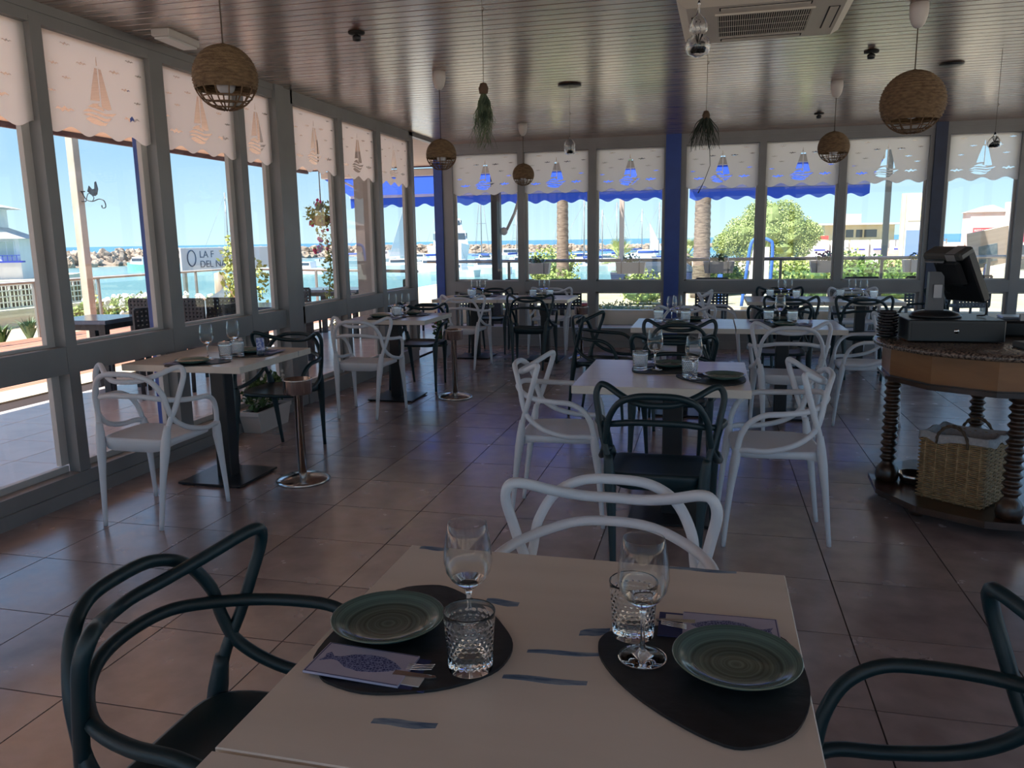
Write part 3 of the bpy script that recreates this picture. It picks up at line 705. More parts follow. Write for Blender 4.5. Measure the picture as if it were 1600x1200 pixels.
# ------------------------------------------------------------------ hanging air plants and glass bubbles
M['airplant'] = noisy('air_plant_leaf', (.05, .075, .04), (.16, .20, .11), 20, .7)
M['airplant_dark'] = noisy('dark_air_plant_leaf', (.015, .025, .016), (.05, .065, .045), 20, .7)
M['wood_hook'] = mat('cork', (.10, .06, .035), .8)
def air_plant(x, y, z, h, n, sp, label, m_, curl=.02, blade=.0018, one_long=False):
    t = thing('air_plant', label, 'plant', (x, y, 0)); g = random.Random(int(x*100+y*10))
    b = MB()
    for k in range(n):
        a = g.uniform(0, 6.283); l = h*g.uniform(.45, 1); s_ = sp*g.uniform(.2, 1)
        P = [(0, 0, z)]; px, py = math.cos(a), math.sin(a); ph = g.uniform(0, 6)
        for i in range(1, 8):
            u = i/7; q = s_*(u**.8); P.append((px*q+curl*math.sin(ph+u*9)*u, py*q+curl*math.cos(ph+u*8)*u, z-l*u+.02*math.sin(u*3)))
        b.tube(P, [blade*(1-.8*i/7) for i in range(8)], 4)
    if one_long:
        b.tube([(0, 0, z-.1), (.03, 0, z-.22), (.035, 0, z-.32), (0, 0, z-.42), (-.04, 0, z-.50)], [.002, .0025, .002, .002, .004], 4)
    b.build('leaves', m_, t)
    MB().lathe([(0, z-.02), (.022, z-.015), (.026, z+.01), (.016, z+.035), (0, z+.04)], 12).build('root_ball', M['wood_hook'], t)
    MB().tube([(0, 0, z+.035), (.002, 0, (z+ZC)/2), (0, 0, ZC)], .0016, 5).tube([(0, 0, ZC-.14), (.012, 0, ZC-.15), (0, 0, ZC-.165)], .0022, 5).build('string', M['cord'], t)
air_plant(-1.15, 4.10, 2.20, .30, 170, .06, 'greyish green tangled air plant on a string near the middle of the ceiling', M['airplant'], blade=.0028)
air_plant(-.062, 5.74, 2.245, .24, 60, .11, 'dark spidery air plant on a string before the blue pillar, with one long drooping leaf', M['airplant_dark'], curl=.008, blade=.0055, one_long=True)
M['thin_glass'] = panemat('thin_blown_glass', (.9, .9, .9)); 
def bubble(x, y, prof, zt, label, contents, rr, plate=None):
    t = thing('hanging_terrarium', label, 'terrarium', (x, y, 0))
    MB().lathe(prof, 20, (0, 0, 0)).build('glass_bubble', M['glass'], t)
    g = random.Random(3); b = MB()
    for k in range(14): b.ball((g.uniform(-.5, .5)*rr, g.uniform(-.5, .5)*rr, contents+g.uniform(0, .5)*rr), rr*.34, 7, 5, jit=.25, rg=g)
    for k in range(10):
        a = g.uniform(0, 6.28); b.tube([(0, 0, contents+.4*rr), (math.cos(a)*rr*.3, math.sin(a)*rr*.3, contents+rr*1.1), (math.cos(a)*rr*.5, math.sin(a)*rr*.5, contents+rr*1.5)], .0015, 4)
    b.build('moss', M['airplant_dark'], t)
    MB().tube([(0, 0, zt), (0, 0, ZC)], .0014, 5).tube([(0, 0, zt+.2), (.01, 0, zt+.19), (0, 0, zt+.18)], .002, 5).build('string', M['cord'], t)
    if plate: MB().lathe([(0, ZC-.006), (plate, ZC-.012), (plate, ZC-.006), (0, ZC)], 24).build('ceiling_plate', M['black'], t)
    return t
def bulbp(rs, z0, w=.0022):
    o = [(max(r, .0005), z0+z) for r, z in rs]; return o+[(max(r-w, .0003), z+(w if i == 0 else 0)) for i, (r, z) in reversed(list(enumerate(o)))]
bubble(-1.21, 7.02, bulbp([(.012, 0), (.040, .004), (.047, .03), (.050, .07), (.044, .10), (.025, .125), (.006, .14), (.004, .15)], 2.165), 2.315, 'small egg shaped glass bubble with dry moss under a dark ceiling plate', 2.185, .035, .10)
bubble(-.085, 3.87, bulbp([(.015, 0), (.045, .012), (.058, .04), (.050, .072), (.030, .088), (.040, .11), (.043, .13), (.030, .158), (.010, .18), (.004, .20), (.007, .22), (.0035, .235)], 2.245), 2.48, 'double glass bubble with dark stones hanging before the air conditioner', 2.275, .042)
bubble(1.97, 6.67, bulbp([(.012, 0), (.042, .008), (.047, .035), (.036, .06), (.012, .085), (.004, .11)], 2.055), 2.165, 'small glass bubble with dark moss at the right before the far windows', 2.07, .042)
tag(MB().lathe([(0, ZC-.012), (.085, ZC-.014), (.09, ZC-.004), (.05, ZC)], 24, (1.76, 7.13, 0)).build('ceiling_plate', M['black']), 'thin dark round plate on the ceiling right of the largest globe lamp', 'ceiling plate')
# small bracket spots on the ceiling
def spot(x, y, s, label):
    t = thing('ceiling_spotlight', label, 'spotlight', (x, y, ZC), 0, 'black ceiling spotlights')
    MB().lathe([(0, -.012*s), (.05*s, -.010*s), (.052*s, 0)], 16).build('mounting_plate', M['dark_gap'], t)
    MB().tube([(.0, 0, -.008*s), (0, 0, -.03*s)], .008*s, 6).build('neck', M['black'], t)
    MB().lathe([(.0, -.055*s), (.025*s, -.052*s), (.028*s, -.026*s), (.018*s, -.02*s)], 12).build('lamp_head', M['black'], t)
spot(-2.19, 4.90, 1.0, 'black ceiling spotlight left of the grey green air plant')
spot(1.07, 6.48, 1.0, 'black ceiling spotlight between the air conditioner and the largest globe lamp')
spot(1.08, 9.49, 1.0, 'black ceiling spotlight far back near the far windows')
# emergency light on the ceiling by the left wall
t = thing('emergency_light', 'flat white emergency light on the ceiling by the left window wall', 'emergency light', (-3.28, 4.62, ZC), R(4))
MB().bev((-.06, -.17, -.045), (.06, .17, 0), .006).build('housing', M['cup_white'], t)
MB().bev((-.05, -.155, -.058), (.05, .155, -.045), .004).build('diffuser', mat('diffuser_plastic', (.75, .74, .72), .3), t)

# ------------------------------------------------------------------ air conditioner cassette
t = thing('air_conditioner', 'cream ceiling cassette air conditioner with a slatted grille', 'air conditioner', (.25, 5.14, ZC), R(-1))
p = MB(); hx, hy = .465, .475
p.add([(-hx, -hy, 0), (hx, -hy, 0), (hx, hy, 0), (-hx, hy, 0), (-hx, -hy, -.035), (hx, -hy, -.035), (hx, hy, -.035), (-hx, hy, -.035), (-hx+.05, -hy+.05, -.07), (hx-.05, -hy+.05, -.07), (hx-.05, hy-.05, -.07), (-hx+.05, hy-.05, -.07)],
      [(0, 1, 5, 4), (1, 2, 6, 5), (2, 3, 7, 6), (3, 0, 4, 7), (4, 5, 9, 8), (5, 6, 10, 9), (6, 7, 11, 10), (7, 4, 8, 11), (11, 10, 9, 8), (3, 2, 1, 0)])
p.build('housing', M['cream'], t)
g = MB()
for a, b in (((-.265, -.265), (.265, -.25)), ((-.265, .25), (.265, .265)), ((-.265, -.25), (-.25, .25)), ((.25, -.25), (.265, .25))): g.box((*a, -.079), (*b, -.069))
g.build('grille_frame', M['cream'], t)
MB().box((-.25, -.25, -.0712), (.25, .25, -.0700)).build('grille_opening', M['dark_gap'], t)
me_sl = MB().box((-.0022, -.25, -.0775), (.0022, .25, -.0712)).mesh('grille_slat', M['cream'])
for k in range(42): link('grille_slat', me_sl, t, (-.246+k*.012, 0, 0))
for k in range(3): MB().box((-.25, -.13+k*.13-.0015, -.0785), (.25, -.13+k*.13+.0015, -.0765)).build('grille_bar', M['cream'], t)
for (a, b, c, d) in ((-.24, -.385, .24, -.325), (-.24, .325, .24, .385), (-.395, -.24, -.335, .24), (.335, -.24, .395, .24)):
    MB().box((a, b, -.0712), (c, d, -.0700)).build('air_outlet', M['dark_gap'], t)
    MB().bev((a+.008, b+.008, -.074), (c-.008, d-.008, -.0705), .002).build('louvre', M['cream'], t)

# ------------------------------------------------------------------ steel pedestal stands
def stand(x, y, label):
    t = thing('pedestal_ashtray', label, 'ashtray stand', (x, y, 0), 0, 'steel pedestal stands')
    MB().lathe([(.162, 0), (.165, .012), (.150, .022), (.115, .036), (.06, .048), (.034, .054), (0, .055)], 40).build('base', M['steel'], t)
    MB().lathe([(.026, .05), (.026, .545), (.05, .552), (0, .553)], 20).build('pole', M['steel'], t)
    MB().lathe([(.055, .545), (.083, .552), (.083, .56), (.086, .562), (.086, .632), (.090, .636), (.090, .642), (.083, .642), (.083, .565), (0, .565)], 36).build('bowl', M['steel'], t)
    MB().lathe([(.082, .57), (.082, .60), (0, .603)], 20).build('sand', mat('sand_dark', (.05, .04, .03), .9), t)
stand(-2.42, 4.305, 'steel pedestal ashtray nearest the viewer, right of the near window table')
stand(-2.30, 7.00, 'steel pedestal ashtray beside the second window table')
stand(-1.515, 9.60, 'steel pedestal ashtray near the far windows, right of the corner table')

# ------------------------------------------------------------------ planters with plants
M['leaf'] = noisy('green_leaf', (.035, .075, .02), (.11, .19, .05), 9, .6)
M['leaf_bright'] = noisy('sunny_leaf', (.26, .33, .08), (.46, .52, .18), 6, .6)
M['leaf_yellow'] = noisy('yellow_flowering_leaf', (.45, .36, .08), (.62, .50, .18), 6, .6)
M['soil'] = mat('soil', (.03, .02, .015), .9)
M['petal_white'] = mat('white_petal', (.75, .72, .66), .7); M['petal_pink'] = mat('pink_petal', (.75, .06, .22), .6); M['petal_red'] = mat('red_petal', (.35, .03, .06), .6)
def leaves(b, c, rad, n, size, g, flat=.35):
    """n small leaf blades scattered in an ellipsoid"""
    for k in range(n):
        while True:
            u = Vector((g.uniform(-1, 1), g.uniform(-1, 1), g.uniform(-1, 1)))
            if .25 < u.length <= 1: break
        p = Vector((c[0]+u.x*rad[0], c[1]+u.y*rad[1], c[2]+u.z*rad[2])); d = Vector((g.uniform(-1, 1), g.uniform(-1, 1), g.uniform(-.6, 1))).normalized()
        q = d.orthogonal().normalized(); q = (q*math.cos(g.uniform(0, 6))+d.cross(q)*math.sin(g.uniform(0, 6))).normalized(); l = size*g.uniform(.6, 1.3)
        b.add([p, p+d*l*.5+q*l*flat, p+d*l, p+d*l*.5-q*l*flat], [(0, 1, 2, 3)])
    return b
def planter(x, y, lx, ly, h, rz, label, flower, lab_h=.28):
    t = thing('planter', label, 'planter', (x, y, 0), rz); g = random.Random(int(x*31+y*7)); a, b2 = lx/2, ly/2
    m_ = MB(); o = [(-a*.88, -b2*.85), (a*.88, -b2*.85), (a*.88, b2*.85), (-a*.88, b2*.85)]; T_ = [(-a, -b2), (a, -b2), (a, b2), (-a, b2)]; I = [(-a+.015, -b2+.015), (a-.015, -b2+.015), (a-.015, b2-.015), (-a+.015, b2-.015)]
    vs = [(*p, 0) for p in o]+[(*p, h-.03) for p in T_]+[(p[0]*1.05, p[1]*1.05, h-.03) for p in T_]+[(p[0]*1.05, p[1]*1.05, h) for p in T_]+[(*p, h) for p in I]+[(*p, h-.03) for p in I]
    fs = [(3, 2, 1, 0)]+[(k*4+i, k*4+(i+1) % 4, (k+1)*4+(i+1) % 4, (k+1)*4+i) for k in range(5) for i in range(4)]+[(20, 21, 22, 23)]
    m_.add(vs, fs).build('pot', M['cup_white'], t)
    MB().box((-a+.016, -b2+.016, h-.05), (a-.016, b2-.016, h-.022)).build('soil', M['soil'], t)
    leaves(MB(), (0, 0, h+lab_h*.42), (a*1.0, b2*1.2, lab_h*.5), 420, .05, g).build('foliage', M['leaf'], t)['kind'] = 'stuff'
    f = MB()
    for k in range(26): f.ball((g.uniform(-a, a)*.95, g.uniform(-b2, b2)*1.2, h+g.uniform(.05, lab_h)), .013, 6, 4, jit=.3, rg=g)
    f.build('flowers', flower, t)['kind'] = 'stuff'
    return t
planter(-3.43, 5.58, .17, .48, .17, 0, 'white planter with white flowers on the floor behind the near window table', M['petal_white'])
planter(-3.30, 9.58, .17, .46, .15, R(10), 'white planter with dark red flowers on the floor before the blue corner pillar', M['petal_red'], .42)

# ------------------------------------------------------------------ round wooden counter
M['wood_dark'] = noisy('dark_turned_wood', (.030, .014, .008), (.065, .03, .016), 10, .3, 5, stretch=(1, 1, .3), coat=.3)
M['wood_apron'] = per_object_tint(noisy('honey_veneer', (.24, .10, .03), (.34, .15, .05), 5, .38, 6, stretch=(.6, .6, 3), coat=.15), .18)
M['granite'] = noisy('brown_granite', (.04, .025, .02), (.24, .17, .13), 90, .22, 3, lo=.42, hi=.6)
CX, CY, CR = 1.485, 4.62, .60
t = thing('counter_table', 'round dark wooden counter on twisted legs with a granite top, at the right edge', 'counter', (CX, CY, 0), R(-3))
def ngon(r, n=12, off=0): return [(r*math.cos(2*math.pi*(k+off)/n), r*math.sin(2*math.pi*(k+off)/n)) for k in range(n)]
MB().lathe([(0, .862), (.585, .862), (.612, .868), (.618, .880), (.612, .893), (.60, .898), (0, .898)], 72).build('granite_top', M['granite'], t)
ap = MB().prism(ngon(.565, 12, .5), .715, .862); ap.build('apron', M['wood_dark'], t)
for k in range(12):
    a0, a1 = ngon(.568, 12, .5)[k], ngon(.568, 12, .5)[(k+1) % 12]; c0, c1 = ngon(.560, 12, .5)[k], ngon(.560, 12, .5)[(k+1) % 12]
    MB().prism([a0, a1, c1, c0], .722, .858).build('apron_panel', M['wood_apron'], t)
MB().prism(ngon(.590, 12, .5), .700, .716).prism(ngon(.575, 12, .5), .690, .700).build('apron_moulding', M['wood_dark'], t)
for k in range(4):
    a = R(188+k*90-12); lx, ly = .50*math.cos(a), .50*math.sin(a); pr = [(.030, .095), (.056, .10), (.062, .125), (.058, .16), (.042, .185), (.030, .20)]
    nz_ = 11
    for i in range(nz_*6+1):
        z = .205+(.655-.205)*i/(nz_*6); pr.append((.030+.014*(.5-.5*math.cos(2*math.pi*i/6)), z))
    pr += [(.03, .66), (.046, .67), (.05, .69), (.05, .70)]
    MB().lathe(pr, 20, (lx, ly, 0)).build('leg', M['wood_dark'], t)
MB().prism(ngon(.60, 12, .5), .070, .095).prism(ngon(.585, 12, .5), .055, .070).build('lower_shelf', M['wood_dark'], t)
for k in range(4):
    a = R(215+k*90); MB().lathe([(.02, 0), (.035, .008), (.042, .03), (.03, .055)], 14, (.48*math.cos(a), .48*math.sin(a), 0)).build('bun_foot', M['wood_dark'], t)
# cash drawer box and cash register screen
ZG = .8985
M['drawer'] = mat('black_painted_drawer', (.011, .012, .014), .34)
t = thing('cash_box', 'black steel cash drawer under the cash register screen', 'cash drawer', (1.22, 4.66, ZG), R(0))
MB().bev((-.225, -.20, .005), (.225, .20, .115), .004).build('drawer_case', M['drawer'], t)
MB().box((-.21, -.203, .018), (.21, -.200, .10)).build('drawer_front', M['black'], t)
MB().tube([(.0, -.206, .06), (.0, -.200, .06)], .012, 12).build('lock', M['steel'], t)
t = thing('cash_register', 'black cash register screen tilted on its stand, seen from behind', 'cash register', (1.165, 4.66, ZG+.1155), R(0))
MB().lathe([(.125, 0), (.128, .008), (.11, .022), (.07, .034), (.0, .036)], 32, (0, 0, 0)).build('base', M['drawer'], t)
MB().add([(-.045, -.02, .03), (.035, -.02, .03), (.035, .03, .03), (-.045, .03, .03), (-.04, .0, .235), (.03, .0, .235), (.03, .045, .235), (-.04, .045, .235)], [(3, 2, 1, 0), (4, 5, 6, 7), (0, 1, 5, 4), (1, 2, 6, 5), (2, 3, 7, 6), (3, 0, 4, 7)]).build('neck', mat('grey_neck', (.10, .10, .11), .4), t)
WX = Vector((.50, -.866, 0)); NY = Vector((.866*math.cos(R(28)), .5*math.cos(R(28)), math.sin(R(28)))); UZ = WX.cross(NY)
RM = Matrix((WX, NY, UZ)).transposed().to_euler(); SL = (.10, .0, .235)
def scr(mb, name, mt_): o = mb.build(name, mt_, t, SL); o.rotation_euler = RM; return o
scr(MB().bev((-.125, -.030, -.165), (.125, .018, .13), .008).bev((-.08, -.065, -.06), (.08, -.030, .10), .02), 'screen_housing', M['drawer'])
scr(MB().bev((-.127, -.075, .105), (.127, .020, .145), .010), 'top_cover', mat('graphite', (.07, .07, .065), .3))
scr(MB().box((.03, -.0765, .107), (.09, -.0755, .142)).box((.03, -.07, .1452), (.09, .015, .1460)).box((-.123, -.0765, .095), (-.0, -.065, .103)), 'silver_trim', mat('silver_trim', (.45, .46, .47), .35, .6))
scr(MB().box((-.118, .0185, -.15), (.118, .0205, .12)), 'display_glass', mat('off_display', (.01, .01, .012), .08))
MB().tube(smooth_path([(.16, .0, .24), (.22, -.03, .12), (.24, -.02, .02), (.20, .0, .005)], 4), .004, 6).tube(smooth_path([(.02, .04, .20), (.07, .08, .12), (.12, .06, .14), (.16, .05, .11)], 4), .004, 6).build('cable', M['black'], t)
MB().bev((-.02, -.0215, .10), (.02, -.0195, .17), .001).build('sticker', mat('sticker', (.5, .5, .52), .6), t)
# printed receipts tray + card reader at the right
t = thing('card_reader', 'grey plastic card terminal at the right end of the counter top', 'card terminal', (1.56, 4.30, ZG), R(12))
MB().bev((-.11, -.07, 0), (.12, .07, .03), .006).build('base', mat('grey_plastic', (.10, .105, .105), .5), t)
MB().bev((-.06, -.03, .03), (.12, .06, .075), .008).build('body', mat('grey_plastic_b', (.075, .08, .08), .45), t)
MB().box((-.03, -.072, .012), (.07, -.062, .0125)).box((.0, -.066, .031), (.09, -.034, .0315)).build('paper_slip', mat('paper', (.5, .52, .5), .8), t)
t = thing('receipt_printer', 'flat black receipt printer behind the cash drawer', 'printer', (1.66, 4.86, ZG), R(-8))
MB().bev((-.12, -.13, 0), (.12, .13, .085), .012).build('case', M['drawer'], t)
MB().bev((-.115, -.05, .085), (.115, .12, .1), .006).build('paper_cover', mat('lighter_cover', (.25, .28, .34), .25), t)
MB().box((-.04, -.11, .086), (.04, -.07, .12)).build('receipt', mat('paper_b', (.6, .6, .6), .8), t)
# stack of black notched dishes
me_d = None
dm = MB(); n = 40; vs = []
for r_, z in ((.030, 0), (.046, .004), (.050, .014), (.046, .0155), (.028, .006)):
    for j in range(n):
        f = 1 + (.10 if (j % 5) in (0, 1) and r_ > .04 else 0); a = 2*math.pi*j/n; vs.append((r_*f*math.cos(a), r_*f*math.sin(a), z))
fs = [(i*n+j, i*n+(j+1) % n, (i+1)*n+(j+1) % n, (i+1)*n+j) for i in range(4) for j in range(n)]+[tuple(range(n-1, -1, -1)), tuple(range(4*n, 5*n))]
dm.add(vs, fs, True); me_d = dm.mesh('small_dish', mat('black_glazed', (.015, .015, .018), .2))
for k in range(9):
    where = 'lowest' if k == 0 else ('topmost' if k == 8 else '%s' % (ORD[k]+' from the bottom'))
    o = link('small_dish', me_d, None, (.940+.003*math.sin(k*2.1), 4.69+.003*math.cos(k*1.7), ZG+.0005+k*.0158)); o.rotation_euler = (0, 0, k*.37)
    tag(o, 'black notched dish, %s of the stack on the counter' % where, 'dish', 'stack of black dishes')
# wicker basket on the lower shelf
M['wicker'] = noisy('wicker_strand', (.30, .19, .09), (.46, .31, .16), 14, .6, 3, stretch=(3, 3, 3))
M['wicker_dark'] = noisy('wicker_rope', (.08, .05, .03), (.16, .10, .06), 30, .7)
t = thing('wicker_basket', 'square wicker basket with a grey cloth liner and two rope handles', 'basket', (1.29, 4.42, .0955), R(-38)); BW, BD, BH = .315, .27, .345
def rect_path(w_, d_, rr, n=40):
    P = []; per = 2*(w_+d_)
    for i in range(n):
        s_ = per*i/n
        if s_ < w_: p = (-w_/2+s_, -d_/2)
        elif s_ < w_+d_: p = (w_/2, -d_/2+s_-w_)
        elif s_ < 2*w_+d_: p = (w_/2-(s_-w_-d_), d_/2)
        else: p = (-w_/2, d_/2-(s_-2*w_-d_))
        P.append((*p, s_))
    return P
per = 2*(BW+BD); nst = 22
wv = MB()
for k in range(34):
    z = .012+k*.0098; P = []
    for x, y, s_ in rect_path(BW, BD, 0, 88):
        f = 1+.026*math.cos(math.pi*(s_/per*nst*2)/1+math.pi*k); P.append((x*f, y*f, z+.001*math.sin(s_*40)))
    wv.tube(P, .0047, 4, closed=True)
wv.build('woven_strands', M['wicker'], t)['kind'] = 'stuff'
for k in range(nst):
    s_ = per*(k+.5)/nst; P = rect_path(BW, BD, 0, 1000)[int(1000*(k+.5)/nst)]
    MB().tube([(P[0], P[1], 0), (P[0], P[1], BH)], .005, 5).build('stake', M['wicker'], t)
MB().box((-BW/2+.006, -BD/2+.006, 0), (BW/2-.006, BD/2-.006, .008)).build('bottom', M['wicker'], t)
ln = MB(); nL = 64; rings = []
for (f, z, wob) in ((.90, .03, 0), (.93, .30, .004), (.97, BH+.008, .006), (1.045, BH+.006, .006), (1.06, BH-.03, .012), (1.05, BH-.035, .012)):
    rings.append([(x*f, y*f, z+wob*math.sin(s_*31+math.sin(s_*13)*2)) for x, y, s_ in rect_path(BW, BD, 0, nL)])
ln.add([v for r_ in rings for v in r_], [(i*nL+j, i*nL+(j+1) % nL, (i+1)*nL+(j+1) % nL, (i+1)*nL+j) for i in range(5) for j in range(nL)]+[tuple(range(nL))], True)
ln.build('cloth_liner', noisy('grey_linen', (.40, .38, .38), (.50, .48, .47), 60, .9), t)
for s_ in (-1, 1):
    P = smooth_path([(-.075, s_*BD/2*1.07, BH-.045), (-.07, s_*BD/2*1.09, BH+.0), (-.04, s_*BD/2*1.07, BH+.042), (0, s_*BD/2*1.06, BH+.055), (.04, s_*BD/2*1.07, BH+.042), (.07, s_*BD/2*1.09, BH+.0), (.075, s_*BD/2*1.07, BH-.045)], 5)
    h = MB()
    for q in (0, math.pi): h.tube([(p.x, p.y+.005*math.cos(i*.9+q), p.z+.005*math.sin(i*.9+q)) for i, p in enumerate(P)], .0058, 6)
    h.build('handle', M['wicker_dark'], t)
t = thing('steel_bowl', 'small round steel bowl on the counter shelf beside the basket', 'bowl', (1.125, 4.66, .0955))
MB().lathe([(0, .002), (.07, 0), (.078, .03), (.085, .05), (.08, .05), (.072, .01), (0, .006)], 28).build('bowl_body', M['steel'], t)
# ------------------------------------------------------------------ outside: terrace, deck, roof, awnings
M['curb'] = noisy('sandstone_curb', (.58, .50, .36), (.66, .58, .44), 5, .8)
M['deck'] = per_object_tint(noisy('red_deck_board', (.42, .17, .10), (.56, .26, .17), 3, .6, 5, stretch=(6, .4, 1)), .14)
M['sand'] = noisy('sandy_ground', (.46, .37, .25), (.58, .48, .34), 1.2, .9, 6)
M['render_wall'] = noisy('cream_render', (.72, .62, .45), (.78, .68, .52), 3, .85)
M['soffit'] = noisy('pale_wood_soffit', (.68, .56, .47), (.78, .66, .56), 4, .6, 4, stretch=(.4, 6, 1))
M['rail_metal'] = mat('rail_metal', (.32, .31, .29), .35, .6)
M['white_paint'] = mat('white_paint', (.72, .71, .67), .5)
M['gelcoat'] = mat('white_gelcoat', (.75, .76, .76), .3)
te = thing('terrace_floor', None, None, kind='structure')
MB().box((-6.5, YB-2, -.2), (XL-.07, 13.9, -.012)).box((XL-.07, YF+.08, -.2), (7.5, 13.9, -.012)).build('slab', M['grout'], te)
me_to = MB().bev((-.252, -.252, -.010), (.252, .252, 0), .0015).mesh('terrace_tile', M['tile_out'])
o2 = MB(); c_ = 0
for i in range(-7, 22):
    for j in range(-10, 35):
        cx, cy = -3.87+i*.508, -1.0+j*.508
        if cx < -6.3 or cx > 7.2 or cy > 13.7: continue
        if cx > XL-.3 and cy < YF+.32: continue
        if 2.0 < cy < 13.7 and cx < -3.6 and c_ < 140: link('terrace_tile', me_to, te, (cx, cy, 0)); c_ += 1
        else: o2.box((cx-.252, cy-.252, -.01), (cx+.252, cy+.252, 0))
o2.build('outlying_tiles', M['tile_out'], te)['kind'] = 'stuff'
struct(MB().box((-6.98, -5, -.2), (-6.50, 16.0, .006)).build('terrace_kerb', M['curb']))
de = thing('wooden_deck', None, None, kind='structure')
MB().box((-10.75, -5, -.2), (-6.98, 16.5, -.03)).build('joists', M['dark_gap'], de)
me_dk = MB().bev((-.06, -5, -.025), (.06, 16.4, 0), .003).mesh('deck_board', M['deck'])
for k in range(29): link('deck_board', me_dk, de, (-7.05-k*.128, 0, 0))
# ground beyond the terrace, harbour basin, sea
struct(MB().box((-9.5, 14.05, -3), (90, 30, -.06)).box((-2, 30, -3), (90, 62, -.12)).box((-14.8, -20, -3), (-10.7, 16.6, -.06)).box((7.5, -40, -3), (90, 14.05, -.06)).box((-10.7, -40, -3), (7.5, -5.2, -.06)).build('ground', M['sand']))
def water_mat():
    m = noisy('sea_water', (.015, .13, .30), (.03, .20, .38), .02, .25, 4, stretch=(1, .3, 1), bump=.25, bscale=.8); N, L, b = nodes(m)
    old = b.inputs['Base Color'].links[0].from_socket; tc = N.new('ShaderNodeTexCoord'); mp = N.new('ShaderNodeMapping'); mp.inputs['Location'].default_value = (45, -110, 0)
    v = N.new('ShaderNodeVectorMath'); v.operation = 'LENGTH'; L.new(tc.outputs['Object'], mp.inputs[0]); L.new(mp.outputs[0], v.inputs[0])
    cr = N.new('ShaderNodeMapRange'); cr.inputs['From Min'].default_value = 90; cr.inputs['From Max'].default_value = 125; L.new(v.outputs['Value'], cr.inputs['Value'])
    mx = N.new('ShaderNodeMix'); mx.data_type = 'RGBA'; mx.inputs['A'].default_value = (.15, .28, .29, 1); L.new(cr.outputs[0], mx.inputs['Factor']); L.new(old, mx.inputs['B']); L.new(mx.outputs['Result'], b.inputs['Base Color']); return m
struct(MB().add([(-4000, -300, -2.5), (4000, -300, -2.5), (4000, 5000, -2.5), (-4000, 5000, -2.5)], [(0, 1, 2, 3)]).build('sea', water_mat()))
# roof over the terrace
rf = MB(); rf.box((-7.25, YB-1, 2.76), (XL-.07, 13.75, 2.90)); rf.box((XL-.07, YF+.1, 2.76), (3.6, 13.75, 2.90)); rf.box((XL-.1, YB-.2, ZC+.07), (XR+.3, YF+.3, 2.98))
struct(rf.build('terrace_roof', M['soffit']))
struct(MB().box((-7.30, YB-1, 2.70), (-7.25, 13.8, 2.93)).box((-7.3, 13.75, 2.74), (3.6, 13.80, 2.93)).build('roof_fascia', mat('purple_brown_fascia', (.09, .05, .07), .6)))
def post(name, x, y, s, m_, label, z1=2.76, cat='post', z0=0): 
    return tag(MB().bev((x-s, y-s, z0), (x+s, y+s, z1), .006).build(name, m_), label, cat)
post('terrace_post', -4.06, 5.22, .05, M['blue'], 'bright blue square terrace post outside the near left windows')
post('terrace_post', -7.02, 10.95, .06, noisy('pale_green_post', (.42, .44, .34), (.50, .51, .42), 3, .6), 'pale green terrace post wrapped in ivy outside the left windows')
post('terrace_post', -9.50, 10.62, .065, noisy('weathered_post', (.40, .38, .30), (.50, .46, .37), 3, .7), 'tall weathered greenish post with a wrought iron weathercock bracket', z1=3.2)
post('terrace_post', -5.05, 11.35, .13, noisy('grey_post', (.30, .29, .27), (.36, .34, .32), 3, .6), 'broad grey terrace post outside the far end of the left windows')
post('terrace_post', -3.62, 13.55, .075, mat('charcoal_paint', (.05, .055, .065), .5), 'charcoal terrace post with an awning arm outside the leftmost far window')
post('lamp_post', 4.20, 21.9, .065, mat('lamp_post_grey', (.03, .033, .033), .5), 'tall grey post outside left of the navy pillar', z1=3.6, cat='lamp post', z0=-.12)
t = thing('weathercock_bracket', 'black wrought iron weathercock bracket with scrolls on the weathered post', 'bracket', (-9.42, 10.62, 2.28)); t.scale = (.6, .6, .6)
MB().tube([(-.3, 0, .0), (.1, 0, 0)], .015, 5).tube([(-.3, 0, -.25), (.1, 0, -.25)], .012, 5).tube(smooth_path([(.0, 0, 0), (.12, 0, -.2), (.3, 0, -.25), (.5, 0, -.2), (.65, 0, -.25), (.68, 0, -.4), (.58, 0, -.42), (.56, 0, -.35)], 4), .014, 5).tube(smooth_path([(.1, 0, -.25), (.2, 0, -.05), (.35, 0, -.15), (.3, 0, -.25)], 4), .01, 5).build('scrollwork', M['black'], t)
MB().prism([(.18, .0), (.24, .14), (.32, .05), (.40, .06), (.42, .22), (.46, .24), (.50, .05), (.46, -.08), (.40, -.12), (.34, -.12)], -.012, .012).xf(Matrix.Rotation(R(90), 4, 'X')).build('cockerel', M['black'], t)

